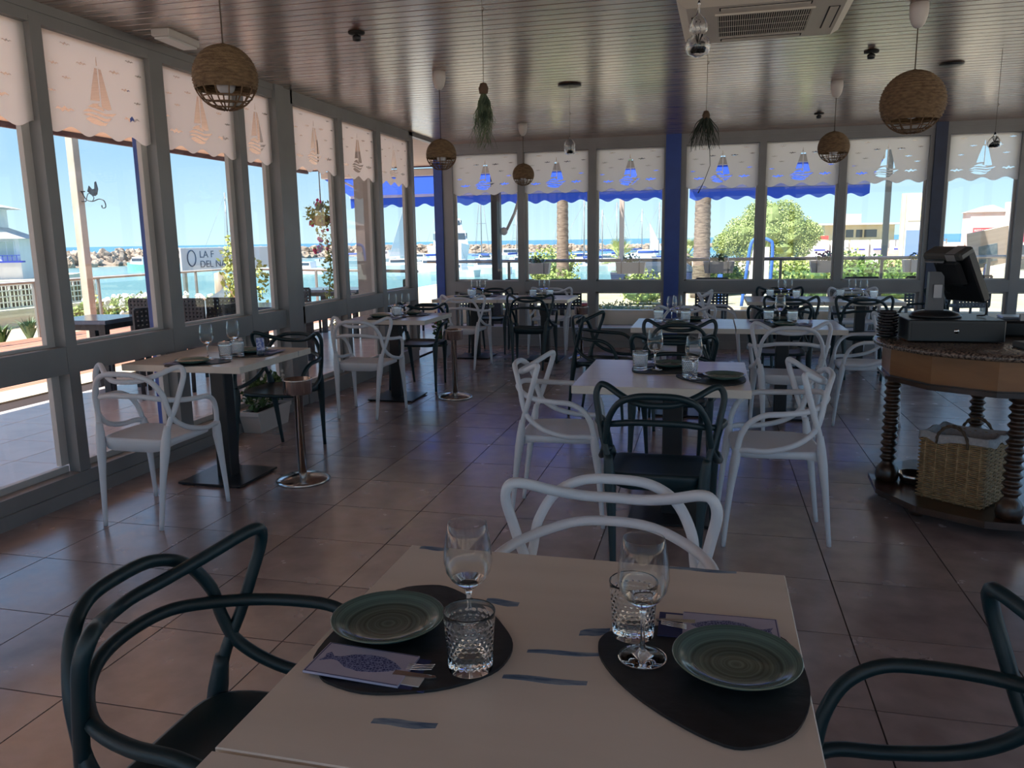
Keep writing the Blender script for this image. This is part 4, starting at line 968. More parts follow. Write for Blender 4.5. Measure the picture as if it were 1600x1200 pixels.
def awning(x0, x1, zf, yf, zb, yb, label, n_per=.34, val=.20):
    t = thing('awning', label, 'awning', ((x0+x1)/2, yb, 0), 0, 'blue scalloped awnings'); a, b = -(x1-x0)/2, (x1-x0)/2; d = yf-yb
    MB().add([(a, 0, zb), (b, 0, zb), (b, d, zf), (a, d, zf)], [(0, 1, 2, 3)]).build('canopy_fabric', M['awning'], t)
    MB().bev((a, d-.03, zf-.05), (b, d+.03, zf+.01), .01).build('front_bar', M['white_paint'], t)
    MB().bev((a, -.08, zb-.02), (b, .06, zb+.10), .015).build('cassette', M['white_paint'], t)
    n = int((b-a)/.03); V = MB(); vs = []
    for i in range(n+1):
        x = a+(b-a)*i/n; vs += [(x, d, zf-.05), (x, d+.01, zf-.05-val-.03*math.cos(2*math.pi*x/n_per))]
    V.add(vs, [(2*i, 2*i+2, 2*i+3, 2*i+1) for i in range(n)]).build('valance', M['awning'], t)
    for x in (a+.25, b-.25):
        MB().tube([(x, .02, zb), (x+(.35 if x < 0 else -.35), d*.5, (zb+zf)/2-.12), (x, d-.02, zf-.03)], .022, 6).build('folding_arm', M['white_paint'], t)
awning(-7.0, -.83, 2.35, 15.0, 2.62, 13.85, 'blue scalloped awning outside, left of the blue pillar', val=.16)
awning(-.41, 2.57, 2.335, 14.9, 2.62, 13.85, 'blue scalloped awning outside, right of the blue pillar', val=.17)
t = thing('awning_brace', 'white diagonal awning brace on the charcoal terrace post', 'brace', (-3.5, 13.6, 0))
MB().tube([(.05, 0, 1.62), (.18, .05, 1.9), (.32, .1, 2.35)], .025, 6).ball((.0, 0, 1.6), .07, 8, 6).build('arm', M['white_paint'], t)
# parapet with glass railing
def railing(pts, z, label, posts=True, glass=True, par=None):
    t = thing('glass_railing', label, 'railing', (pts[0][0], pts[0][1], 0)); ox, oy = pts[0]
    P = [(x-ox, y-oy) for x, y in pts]
    MB().tube([(x, y, z) for x, y in P], .028, 8).build('handrail', M['rail_metal'], t)
    for (x0, y0), (x1, y1) in zip(P, P[1:]):
        L_ = math.hypot(x1-x0, y1-y0); n = max(1, round(L_/1.45)); dx, dy = (x1-x0)/n, (y1-y0)/n; nx, ny = -dy/math.hypot(dx, dy)*.004, dx/math.hypot(dx, dy)*.004
        for k in range(n):
            ax, ay = x0+dx*k, y0+dy*k
            if posts: MB().bev((ax-.022, ay-.022, 0), (ax+.022, ay+.022, z-.02), .003).build('baluster', M['rail_metal'], t)
            if glass:
                a_, b_ = (ax+dx*.04, ay+dy*.04), (ax+dx*.96, ay+dy*.96)
                MB().prism([(a_[0]-nx, a_[1]-ny), (b_[0]-nx, b_[1]-ny), (b_[0]+nx, b_[1]+ny), (a_[0]+nx, a_[1]+ny)], .28, z-.10).build('glass_panel', M['pane_rail'], t)
    return t
struct(MB().box((-6.4, 13.72, -.2), (7.5, 13.90, .235)).build('terrace_parapet', M['render_wall']))
railing([(7.2, 13.82), (-5.0, 13.82)], 1.08, 'metal handrail with glass panels along the far edge of the terrace')
railing([(-10.6, -2), (-10.65, 16.4), (-5.3, 14.1)], .90, 'metal handrail with glass panels beyond the wooden deck on the left')
# left side: low wall, mesh fence, plants
struct(MB().box((-13.3, -10, -.3), (-13.0, 15.2, .26)).build('garden_wall', M['render_wall']))
t = thing('mesh_fence', 'white welded mesh fence on the low wall at the left edge', 'fence', (-13.12, 4, .265))
for k in range(8): MB().box((-.03, k*1.55-.03, 0), (.03, k*1.55+.03, .50)).build('fence_post', M['white_paint'], t)
f = MB()
for z in (.04, .15, .26, .37, .47): f.box((-.012, 0, z-.012), (.012, 10.9, z+.012))
for k in range(40): f.box((-.010, k*.27-.008, .02), (.010, k*.27+.008, .48))
f.build('wire_mesh', M['white_paint'], t)['kind'] = 'stuff'
f = MB()
for k in range(120): f.box((-.05, k*.09, .02), (-.04, k*.09+.055, .46))
f.build('dark_slats', mat('dark_slat', (.09, .07, .05), .8), t)['kind'] = 'stuff'
def bush(x, y, z, rad, n, size, m_, label, flowers=None, nf=0, name='shrub', cat='shrub', seed=1):
    t = thing(name, label, cat, (x, y, z)); g = random.Random(seed)
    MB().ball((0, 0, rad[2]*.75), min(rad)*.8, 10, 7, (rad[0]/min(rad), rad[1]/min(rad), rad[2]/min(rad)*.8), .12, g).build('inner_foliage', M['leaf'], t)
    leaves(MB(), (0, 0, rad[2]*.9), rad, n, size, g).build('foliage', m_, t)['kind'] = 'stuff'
    if flowers:
        b = MB()
        for k in range(nf):
            a = g.uniform(0, 6.28); q = g.uniform(.5, 1.05); b.ball((rad[0]*q*math.cos(a), rad[1]*q*math.sin(a), rad[2]*g.uniform(.9, 1.9)), size*.55, 5, 4, jit=.3, rg=g)
        b.build('blossoms', flowers, t)['kind'] = 'stuff'
    return t
def spiky(x, y, z, h, n, label, m_, seed=1, name='agave'):
    t = thing(name, label, 'plant', (x, y, z)); g = random.Random(seed); b = MB()
    for k in range(n):
        a = g.uniform(0, 6.28); l = h*g.uniform(.6, 1); o = g.uniform(.1, .9); d = Vector((math.cos(a), math.sin(a), 0)); s_ = Vector((-d.y, d.x, 0))*h*.05
        p0 = d*.03; p1 = d*l*o*.5+Vector((0, 0, l*.6)); p2 = d*l*o+Vector((0, 0, l*(1-.4*o)))
        b.add([p0-s_, p0+s_, p1+s_*.8, p1-s_*.8, p2], [(0, 1, 2, 3), (3, 2, 4)])
    b.build('blades', m_, t); return t
M['leaf_grey'] = noisy('grey_green_blade', (.10, .17, .09), (.22, .30, .16), 5, .6)
spiky(-10.95, 10.3, -.06, .42, 60, 'spiky green plant at the edge of the deck, leftmost', M['leaf'], 1)
spiky(-11.0, 10.9, -.06, .45, 90, 'large grey green spiky plant at the edge of the deck', M['leaf_grey'], 2)
spiky(-11.1, 11.5, -.06, .45, 90, 'grey green spiky plant at the edge of the deck, left of the weathered post', M['leaf_grey'], 3)
bush(-11.5, 12.7, -.06, (.35, .45, .22), 900, .10, M['leaf_bright'], 'yellow green shrub beyond the deck beside the weathered post', seed=5)
bush(-11.6, 13.9, -.1, (.8, .7, .27), 1200, .10, M['leaf_bright'], 'flowering oleander shrub behind the outdoor table chairs', M['petal_white'], 90, seed=6)
bush(-12.1, 15.4, -.1, (.8, .6, .25), 1200, .10, M['leaf_bright'], 'white flowering oleander shrub beyond the glass railing', M['petal_white'], 160, seed=7)
bush(-10.0, 14.6, -.1, (.35, .35, .27), 600, .09, M['leaf_bright'], 'small white flowering shrub left of the timber posts', M['petal_white'], 60, seed=8)
bush(-10.95, 12.4, -.06, (.12, .12, .36), 160, .07, M['leaf_yellow'], 'thin yellow flowering stalk shrub before the mesh fence', seed=9)
# outdoor tables and chairs
M['o_top'] = mat('blue_grey_tabletop', (.10, .16, .26), .15); M['o_dark'] = mat('dark_rattan_plastic', (.018, .02, .028), .45)
def otable(x, y, lx, ly, h, rz, label):
    t = thing('outdoor_table', label, 'table', (x, y, 0), rz, 'outdoor tables')
    MB().bev((-lx/2, -ly/2, h-.04), (lx/2, ly/2, h), .004).build('tabletop', M['o_top'], t)
    MB().box((-lx/2+.05, -ly/2+.05, h-.10), (lx/2-.05, ly/2-.05, h-.04)).build('apron', M['o_dark'], t)
    for sx in (-1, 1):
        for sy in (-1, 1): MB().bev((sx*(lx/2-.07)-.035, sy*(ly/2-.07)-.035, 0), (sx*(lx/2-.07)+.035, sy*(ly/2-.07)+.035, h-.04), .003).build('leg', M['o_dark'], t)
    return t
def perf_back():
    """backrest with rows of real square holes"""
    m = MB(); nx, nz = 9, 10; W, H0, H1 = .44, .44, .86
    for i in range(nx+1):
        x = -W/2+W*i/nx; m.box((x-.014, -.012, H0), (x+.014, .012, H1))
    for j in range(nz+1):
        z = H0+(H1-H0)*j/nz; m.box((-W/2, -.010, z-.014), (W/2, .010, z+.014))
    return m
OC = thing('outdoor_chair', '', 'chair'); OC['group'] = 'dark outdoor chairs'
perf_back().xf(Matrix.Translation((0, -.20, 0)) @ Matrix.Rotation(R(0), 4, 'X')).build('backrest', M['o_dark'], OC)
MB().bev((-.23, -.21, .42), (.23, .22, .45), .006).build('seat', M['o_dark'], OC)
for sx in (-1, 1):
    for sy in (-1, 1): MB().tube([(sx*.20, sy*.20, 0), (sx*.20, sy*.19, .43)], .02, 6).build('leg', M['o_dark'], OC)
ocn = [0]
def ochair(x, y, rz, label):
    if ocn[0] == 0: OC.location = (x, y, 0); OC.rotation_euler = (0, 0, R(rz)); OC['label'] = label; ocn[0] = 1
    else: dup(OC, (x, y, 0), R(rz), label)
otable(-5.95, 6.74, .62, .66, .75, R(6), 'outdoor table with a blue grey top outside the near left window')
ochair(-6.1, 7.45, 178, 'dark perforated outdoor chair at the far side of the blue topped outdoor table')
ochair(-5.62, 7.48, 176, 'dark perforated outdoor chair beside the blue terrace post')
ochair(-5.36, 6.62, 78, 'dark perforated outdoor chair nearest the glass at the blue topped outdoor table')
ochair(-4.80, 7.05, 95, 'dark perforated outdoor chair half hidden behind the blue terrace post')
otable(-5.15, 8.7, .8, .7, .72, 0, 'outdoor table with a glossy top left of the thick window post')
ochair(-5.35, 9.4, 180, 'dark outdoor chair behind the second outdoor table')
ochair(-5.2, 8.0, 0, 'dark outdoor chair before the second outdoor table')
otable(-5.7, 11.6, 1.0, .8, .74, 0, 'outdoor table near the far end of the left windows')
ochair(-6.4, 11.7, -90, 'dark outdoor chair left of the pink flower basket')
ochair(-4.85, 11.9, 95, 'dark outdoor chair seen side on before the terrace railing')
ochair(-4.35, 12.2, 100, 'dark outdoor chair at the open gap left of the blue corner pillar')
otable(-3.0, 12.75, 1.6, .75, .74, 0, 'long outdoor table outside the leftmost far windows')
for x, rz, lb in ((-3.5, 4, 'dark outdoor chair outside the leftmost far window'), (-2.75, -6, 'dark outdoor chair outside the second far window'), (-2.1, 8, 'dark outdoor chair outside behind the white chair of the corner table')):
    ochair(x, 11.85, rz, lb)
otable(.6, 12.8, 1.4, .75, .70, 0, 'low outdoor table outside right of the blue pillar')
ochair(.0, 12.1, 5, 'dark outdoor chair outside just right of the blue pillar')
for x, y, rz, lb in ((2.0, 12.2, 10, 'dark outdoor chair outside left of the navy pillar'), (2.9, 12.3, -12, 'dark outdoor chair outside behind the navy pillar'), (3.5, 12.5, 15, 'dark outdoor chair outside under the menu board')):
    ochair(x, y, rz, lb)
otable(2.9, 13.1, 1.3, .6, .74, 0, 'outdoor table outside right of the navy pillar')
# hanging basket with pink flowers, ivy
t = thing('hanging_basket', 'hanging basket with pink flowers and a long trailing vine outside', 'flower basket', (-5.0, 9.80, 0)); g = random.Random(4)
MB().lathe([(0, 1.66), (.09, 1.68), (.13, 1.76), (.135, 1.80), (.12, 1.80), (0, 1.78)], 14).build('basket', mat('coir', (.30, .20, .10), .9), t)
MB().tube([(0, 0, 1.8), (0, 0, 2.76)], .008, 5).build('chain', M['rail_metal'], t)
leaves(leaves(MB(), (0, 0, 1.82), (.22, .22, .16), 260, .06, g), (.02, .02, 1.45), (.13, .13, .28), 110, .05, g).build('leaves', M['leaf_bright'], t)['kind'] = 'stuff'
f = MB()
for c_, q in (((-.02, 0, 1.96), .05), ((.12, .05, 1.78), .07), ((-.14, 0, 1.70), .05), ((0, 0, 1.55), .07), ((.02, 0, 1.42), .06), ((-.08, 0, 1.36), .04), ((.16, .03, 1.62), .05)):
    for k in range(7): f.ball((c_[0]+g.uniform(-q, q), c_[1]+g.uniform(-q, q), c_[2]+g.uniform(-q, q)), .022, 6, 4, jit=.3, rg=g)
f.build('pink_flowers', M['petal_pink'], t)['kind'] = 'stuff'
v = MB().tube([(.06, 0, 1.5), (.10, 0, 1.1), (.05, 0, .8), (.09, 0, .4)], .008, 5); leaves(v, (.08, 0, .85), (.09, .07, .55), 260, .05, g).build('trailing_vine', M['leaf_bright'], t)['kind'] = 'stuff'
t = thing('ivy', 'ivy climbing on the pale green terrace post', 'ivy', (-6.95, 10.85, 0)); leaves(leaves(MB(), (0, -.05, .95), (.26, .2, .75), 700, .075, g), (.25, 0, .8), (.22, .2, .5), 300, .07, g).build('foliage', M['leaf_bright'], t)['kind'] = 'stuff'
# white sign board by the harbour
t = thing('harbour_sign', 'long white sign board with dark lettering outside the left windows', 'sign', (-13.0, 17.8, 0), R(76))
MB().bev((-.05, -.03, .80), (4.2, .03, 1.38), .01).build('board', mat('sign_white', (.62, .63, .66), .5), t)
MB().box((.0, -.04, -.3), (.08, .04, .8)).box((3.9, -.04, -.3), (3.98, .04, .8)).build('sign_post', M['rail_metal'], t)
def text(s, size, loc, rot, m_, par, name='lettering', ext=.002, al='LEFT'):
    cu = bpy.data.curves.new(name, 'FONT'); cu.body = s; cu.size = size; cu.extrude = ext; cu.align_x = al
    ob = bpy.data.objects.new(name, cu); C.objects.link(ob); dg = bpy.context.evaluated_depsgraph_get(); me = bpy.data.meshes.new_from_object(ob.evaluated_get(dg))
    bpy.data.objects.remove(ob); me.materials.clear(); me.materials.append(m_); o = link(name, me, par, loc); o.rotation_euler = rot; return o
M['ink'] = mat('sign_ink', (.06, .08, .13), .6)
text('LA F', .25, (.52, -.035, 1.12), (R(90), 0, 0), M['ink'], t)
text('DEL NAUTIC', .25, (.52, -.035, .87), (R(90), 0, 0), M['ink'], t)
MB().tube([(.27+.13*math.cos(a*.3927), -.035, 1.11+.20*math.sin(a*.3927)) for a in range(16)], .016, 5, closed=True).build('round_emblem', M['ink'], t)
# timber posts and the bow shaped boat sculpture
for x, y, lb in ((-10.15, 15.1, 'left timber mooring post behind the glass railing'), (-9.75, 15.25, 'right timber mooring post behind the glass railing')):
    t = thing('mooring_post', lb, 'post', (x, y, -.1)); MB().lathe([(.13, 0), (.12, .5), (.11, .95), (0, .98)], 12).build('timber', noisy('grey_timber', (.25, .20, .14), (.42, .36, .27), 4, .8, 5, stretch=(4, 4, .4)), t)
t = thing('boat_hull', 'upturned blue grey boat hull with a round opening beside the glass railing', 'boat hull', (-7.8, 11.5, 0), R(15)); hb = MB()
o_ = [(-.45, 0), (-.38, .30), (-.2, .55), (.05, .70), (.22, .80), (.30, .55), (.42, .25), (.48, 0)]; n = 20
hole = [(.02+.19*math.cos(2*math.pi*k/n), .26+.19*math.sin(2*math.pi*k/n)) for k in range(n)]
me = poly_mesh('side', smooth_path([(x, z, 0) for x, z in o_], 4) and [(p.x, p.y) for p in smooth_path([(x, z, 0) for x, z in o_], 4)], [hole], mat('hull_blue', (.16, .24, .30), .5), .05)
o = link('side_panel', me, t); o.rotation_euler = (R(90), 0, 0)
MB().tube([(.02+.20*math.cos(k*.314), -.05, .26+.20*math.sin(k*.314)) for k in range(20)], .02, 6, closed=True).build('opening_ring', M['black'], t)
MB().tube([(.20, -.04, .84), (.34, -.04, .52), (.52, -.04, .05)], .035, 6).build('stem_timber', mat('stem_brown', (.20, .11, .06), .7), t)
MB().box((-.50, -.08, 0), (-.30, .08, .5), R(-12)).build('stern_board', M['o_dark'], t)

# ------------------------------------------------------------------ breakwater of boulders
M['rock'] = per_object_tint(noisy('boulder', (.24, .18, .13), (.44, .35, .26), .9, .9, 6, bump=.3), .3)
bw = thing('breakwater', 'long breakwater of piled boulders across the harbour', 'breakwater', (-52, 60, -2.5)); g = random.Random(11)
protos_r = []
for k in range(6):
    m_ = MB().ball((0, 0, 0), 1, 7, 5, (1, .8, .7), .30, g); m_.sm = [False]*len(m_.f); protos_r.append(m_.mesh('boulder', M['rock']))
path = [(-150, 60), (-135, 92), (-123, 122), (-119, 142), (-116, 165), (-112, 195), (-95, 228), (-70, 250), (-44, 268), (-19, 300), (4, 330)]
tops = [2.5, 2.6, 2.6, 2.6, 2.6, 2.6, 2.6, 2.3, 1.6, 1.0, .8]
rocks = []
pp = smooth_path([(x, y, h) for (x, y), h in zip(path, tops)], 12)
acc = 0
for a_, b_ in zip(pp, pp[1:]):
    L_ = (b_-a_).length; n_ = int(L_*5)
    for k in range(n_):
        q = a_.lerp(b_, g.random()); side = g.uniform(-1, 1); nrm = Vector((-(b_-a_).y, (b_-a_).x, 0)).normalized()
        s_ = g.uniform(.8, 1.5); p = q+nrm*side*5.5; z = q.z*(1-abs(side))*g.uniform(.82, 1.02)
        dist = math.hypot(p.x, p.y); rocks.append((dist, p.x, p.y, z, s_))
rocks.sort(); core = MB()
for k, (a_, b_) in enumerate(zip(pp, pp[1:])):
    n1 = Vector((-(b_-a_).y, (b_-a_).x, 0)).normalized()*5.5
    for q in (1, -1): core.add([a_+n1*q-Vector((0, 0, a_.z)), b_+n1*q-Vector((0, 0, b_.z)), b_-Vector((0, 0, 1.0)), a_-Vector((0, 0, 1.0))], [(0, 1, 2, 3)])
core.xf(Matrix.Translation((52, -60, 0))).build('core', M['rock'], bw)
def side_near(x, y): return math.hypot(x, y) < 230
far_r = MB(); nr = 0
for d, x, y, z, s_ in rocks:
    az = math.degrees(math.atan2(x, y))+14
    if nr < 295 and -36 < az < -8 and side_near(x, y):
        o = link('boulder', protos_r[nr % 6], bw, (x+52, y-60, z)); o.scale = (s_, s_, s_); o.rotation_euler = (g.uniform(0, 6), g.uniform(0, 6), g.uniform(0, 6)); nr += 1
    else:
        if az > -38: far_r.ball((x+52, y-60, z), s_*1.05, 6, 4, (1, .8, .7), .3, g)
far_r.sm = [False]*len(far_r.f)
far_r.build('distant_boulders', M['rock'], bw)['kind'] = 'stuff'

# ------------------------------------------------------------------ boats
M['boat_glass'] = mat('boat_window', (.05, .07, .10), .15); M['canvas_blue'] = mat('blue_canvas', (.03, .07, .30), .7); M['hull_teal'] = mat('teal_hull', (.20, .48, .42), .35); M['mast'] = mat('mast_alu', (.30, .29, .28), .4, .3)
M['sail'] = filmmat('white_sail', (.85, .85, .85), .3)
def hull(L_, W, H, m_, t):
    n = 9; vs = []; 
    for i in range(n):
        u = i/(n-1); w_ = W/2*(1-(abs(u-.35)/.65)**2.6 if u > .35 else 1-.25*((.35-u)/.35)**2); w_ = max(w_, .02); sh = H*(1+.25*(u-.3)**2*2)
        x = -L_/2+L_*u; vs += [(x, -w_, sh), (x, -w_*.75, 0), (x, w_*.75, 0), (x, w_, sh)]
    fs = [(4*i+j, 4*i+4+j, 4*i+5+j, 4*i+1+j) for i in range(n-1) for j in range(3)]+[(4*i+3, 4*i+7, 4*i+4, 4*i) for i in range(n-1)]+[(0, 1, 2, 3), (4*n-1, 4*n-2, 4*n-3, 4*n-4)]
    return MB().add(vs, fs).build('hull', m_, t)
def cabin(x0, x1, w_, z0, z1, t, m_, glass=True, name='cabin'):
    s_ = .22*(z1-z0)
    MB().add([(x0, -w_, z0), (x1, -w_, z0), (x1, w_, z0), (x0, w_, z0), (x0+s_, -w_*.85, z1), (x1-s_*2.2, -w_*.85, z1), (x1-s_*2.2, w_*.85, z1), (x0+s_, w_*.85, z1)], [(3, 2, 1, 0), (4, 5, 6, 7), (0, 1, 5, 4), (1, 2, 6, 5), (2, 3, 7, 6), (3, 0, 4, 7)]).build(name, m_, t)
    if glass:
        h = z1-z0; a, b = z0+h*.45, z0+h*.85
        MB().box((x0+s_+.1, -w_*1.0, a), (x1-s_*2-.1, w_*1.0, b)).box((x1-s_*1.3, -w_*.8, a), (x1-s_*.9, w_*.8, b)).build('cabin_window', M['boat_glass'], t)
def motorboat(x, y, rz, L_, label, m_=None, flying=False, canvas=None, z=-2.5):
    t = thing('motorboat', label, 'boat', (x, y, z), R(rz)); W = L_*.32; H = L_*.13
    hull(L_, W, H, m_ or M['gelcoat'], t); cabin(-L_*.20, L_*.22, W*.36, H, H+L_*.13, t, M['gelcoat'])
    if flying: cabin(-L_*.16, L_*.08, W*.30, H+L_*.13, H+L_*.23, t, M['gelcoat'], name='flybridge'); MB().tube([(-.1*L_, -W*.25, H+L_*.2), (-.14*L_, -W*.2, H+L_*.33), (-.14*L_, W*.2, H+L_*.33), (-.1*L_, W*.25, H+L_*.2)], L_*.012, 6).build('radar_arch', M['gelcoat'], t)
    if canvas: MB().box((-L_*.38, -W*.34, H+L_*.10), (-L_*.20, W*.34, H+L_*.12)).build('canopy', canvas, t)
    MB().tube([(L_*.15, -W*.38, H), (L_*.2, -W*.36, H+.5), (L_*.44, 0, H+.65), (L_*.2, W*.36, H+.5), (L_*.15, W*.38, H)], .03, 5).build('bow_rail', M['mast'], t)
    return t
def sailboat(x, y, rz, L_, mh, label, sail=False, cover=None, z=-2.5, r=.075):
    t = thing('sailing_boat', label, 'boat', (x, y, z), R(rz)); W = L_*.28; H = L_*.11
    hull(L_, W, H, M['gelcoat'], t); cabin(-L_*.15, L_*.2, W*.3, H, H+L_*.05, t, M['gelcoat'])
    MB().tube([(L_*.05, 0, H), (L_*.05, 0, H+mh)], r, 6).build('mast', M['mast'], t)
    for a in ((L_*.48, 0), (-L_*.48, 0), (0, W*.48), (0, -W*.48)): MB().tube([(a[0], a[1], H), (L_*.05, 0, H+mh*.97)], r*.22, 4).build('stay', M['mast'], t)
    for q in (.45, .72): MB().tube([(L_*.05, -W*.28, H+mh*q), (L_*.05, W*.28, H+mh*q)], r*.35, 4).build('spreader', M['mast'], t)
    if sail: MB().add([(L_*.05, 0, H+.8), (-L_*.42, .0, H+.9), (L_*.05, 0, H+mh*.96), (L_*.05, .03, H+.8), (-L_*.42, .03, H+.9), (L_*.05, .03, H+mh*.96)], [(0, 1, 2), (5, 4, 3), (0, 3, 4, 1), (1, 4, 5, 2), (2, 5, 3, 0)]).build('sail', M['sail'], t)
    else: MB().tube([(L_*.05, 0, H+1.0), (-L_*.36, 0, H+1.0)], .16, 6).build('furled_sail', cover or M['canvas_blue'], t)
    return t
motorboat(-86, 108, 160, 8.5, 'teal hulled motorboat with a white cabin by the boulders on the left', M['hull_teal'])
motorboat(-46.5, 141, -62, 22, 'large white motor yacht with stacked decks left of the charcoal post', flying=True)
motorboat(-33, 36, 20, 4.2, 'small grey white motorboat seen over the left glass railing', canvas=M['white_paint'])
for x, y, rz, L_, cv, lb in ((-82, 123, 15, 10, None, 'white motorboat behind the white sign board'), (-64, 115, 25, 7, 'b', 'white motorboat with a blue canopy beyond the flower basket'),
        (-51, 95, 170, 6, None, 'white motorboat moored just right of the hanging vine'), (-59.7, 102, 8, 9, None, 'long low white motorboat left of the thick window post'), (-64, 131, 20, 8, None, 'white motorboat far behind the broad grey post'),
        (-62, 147, 165, 9, 'b', 'white motorboat far off in the last left window'), (-41, 102, 12, 6.5, 'b', 'white motorboat moored in the last left window, nearer'), (-36, 101, 170, 6, 'b', 'white motorboat seen in the open gap left of the blue corner pillar'),
        (-50.9, 136, 5, 7, 'b', 'motorboat under blue canvas far off in the open gap'), (-27.6, 86, 160, 5.5, None, 'white motorboat below the handrail in the leftmost far window'), (-37.0, 131, 10, 6, 'b', 'motorboat with blue canvas left of the charcoal post'),
        (-26, 92.4, 175, 6, None, 'white motorboat just left of the charcoal post'), (-36.6, 148, 8, 9, None, 'white cabin boat right of the charcoal post, far off'), (-25.1, 108, 165, 6.5, 'b', 'white cabin boat between the charcoal post and the palm trunk'),
        (-17.8, 85, 15, 5.5, None, 'small white boat left of the first palm trunk'), (-19.0, 121, 170, 7, 'b', 'white motorboat right of the first palm trunk'), (-14.2, 98, 12, 5.5, None, 'white motorboat left of the small palm'),
        (-14.2, 116, 165, 6.5, 'b', 'motorboat with blue canvas behind the small palm'), (-9.2, 99, 10, 6, None, 'white motorboat right of the white pole'), (-10.3, 133, 172, 8, None, 'low white motorboat left of the blue pillar in the harbour'),
        (-5.0, 112, 8, 6, 'b', 'white motorboat right beside the blue pillar')):
    motorboat(x, y, rz, L_, lb, canvas=M['canvas_blue'] if cv and L_ < 6.3 else None)
for x, y, rz, L_, mh, lb in ((-75.5, 114.6, 20, 9, 11.0, 'sailing boat with a thin mast behind the white sign board'), (-56, 126, 35, 9.5, 8.5, 'sailing boat mast right of the pink flower basket'),
                             (-38, 112, 60, 9, 10.6, 'sailing boat moored left of the blue corner pillar'), (-31.5, 110, 120, 9, 11.8, 'sailing boat with stays visible in the leftmost far window'),
                             (-29.3, 121, 80, 8, 7.4, 'distant sailing boat just left of the second far window'), (-22.3, 119, 75, 7, 7.8, 'sailing boat with a dark mast left of the palm trunk'), (-23.6, 130, 60, 7, 7.2, 'sailing boat with a shorter mast left of the palm trunk'),
                             (-16.6, 105, 20, 8, 8.0, 'sailing boat directly right of the left palm trunk'), (-13.6, 101, 25, 6, 6.8, 'first sailing boat left of the small palm'), (-17.0, 146, 35, 8, 9.4, 'second sailing boat left of the small palm'), (-13.3, 124, 60, 7, 7.2, 'sailing boat mast just left of the white pole'),
                             (-12.4, 144, 35, 9, 8.0, 'sailing boat mast right of the white pole'), (-8.0, 122, 25, 8, 8.2, 'tallest sailing boat mast between the palm and the blue pillar')):
    sailboat(x, y, rz, L_, mh, lb, r=.085)
sailboat(-11.5, 160, 165, 5.8, 6.2, 'small sailing boat under white sail at the harbour mouth', sail=True)
sailboat(-46.5, 119, 60, 8, 10.0, 'sailing boat with a raised pale sail left of the blue corner pillar', sail=True)

# ------------------------------------------------------------------ buildings
M['bwall'] = noisy('pale_stucco', (.80, .76, .70), (.86, .82, .76), 2, .85); M['byellow'] = noisy('yellow_stucco', (.72, .58, .32), (.78, .65, .40), 2, .85); M['broof'] = noisy('pale_roof', (.52, .46, .42), (.60, .54, .50), 2, .85)
M['win'] = mat('far_window', (.50, .52, .42), .3); M['windark'] = mat('far_dark_window', (.06, .07, .07), .3); M['blue_band'] = mat('blue_parapet', (.04, .05, .38), .6)
hv = thing('seaside_house', 'white two storey seaside house with blue balcony bands at the left edge', 'house', (-35.85, 33.25, 0), R(30))
MB().box((-9, -1.5, -2.5), (2.6, 9, -.15)).build('quay', M['render_wall'], hv)
MB().box((-7, 0, -.15), (1.7, 2.4, 1.9)).box((-7, .5, 1.9), (.6, 2.6, 3.5)).build('walls', M['bwall'], hv)
MB().add([(-7, -.6, 3.45), (1.3, -.6, 3.45), (1.3, 3, 3.45), (-7, 3, 3.45), (-7, .2, 4.1), (-1.2, .2, 4.1), (-1.2, 3, 4.1), (-7, 3, 4.1)], [(3, 2, 1, 0), (4, 5, 6, 7), (0, 1, 5, 4), (1, 2, 6, 5), (2, 3, 7, 6), (3, 0, 4, 7)]).build('roof', M['broof'], hv)
MB().add([(.2, -.4, 1.9), (2.1, -.4, 1.9), (2.1, 2.6, 1.9), (.2, 2.6, 1.9), (.2, -.2, 2.5), (.6, -.2, 2.5), (.6, 2.6, 2.5), (.2, 2.6, 2.5)], [(3, 2, 1, 0), (4, 5, 6, 7), (0, 1, 5, 4), (1, 2, 6, 5), (2, 3, 7, 6), (3, 0, 4, 7)]).build('lower_roof', M['broof'], hv)
MB().box((-7, -.25, 2.33), (.7, -.15, 2.60)).build('balcony_band', M['blue_band'], hv)
for x0, x1, z0, z1 in ((-1.6, -.6, 2.75, 3.25), (.75, 1.5, .95, 1.8), (-.9, .1, .85, 1.8), (-3.0, -2.0, .85, 1.8)):
    w_ = MB().box((x0, -.06, z0), (x1, .06, z1)).build('window', M['white_paint'], hv)
    xm = (x0+x1)/2; MB().box((x0+.06, -.08, z0+.05), (xm-.03, -.05, z1-.05)).box((xm+.03, -.08, z0+.05), (x1-.06, -.05, z1-.05)).build('pane', M['win'], w_)
br = MB()
for k in range(24): br.box((-3.2+k*.21, -.45, .78), (-3.17+k*.21, -.42, 1.05))
br.box((-3.2, -.46, 1.05), (1.8, -.41, 1.08)); br.box((-3.2, -.5, .70), (1.9, 0, .78)); br.build('balcony_rail', M['blue_band'], hv)
yb = thing('yellow_building', 'low yellow building with a flat roof and dark windows beyond the hedge', 'building', (8.1, 64, 0), R(12))
MB().box((0, 0, -.3), (5.1, 6, 2.15)).build('walls', M['byellow'], yb); MB().box((-.4, -.5, 2.15), (5.7, 6, 2.28)).build('roof', M['broof'], yb)
for x0, x1 in ((1.55, 2.1), (2.3, 2.75), (2.9, 3.8)): MB().box((x0, -.05, 1.25), (x1, .03, 1.8)).build('window', M['windark'], yb)
MB().box((2.0, 2, 2.28), (3.4, 3, 3.0)).build('roof_box', M['broof'], yb)
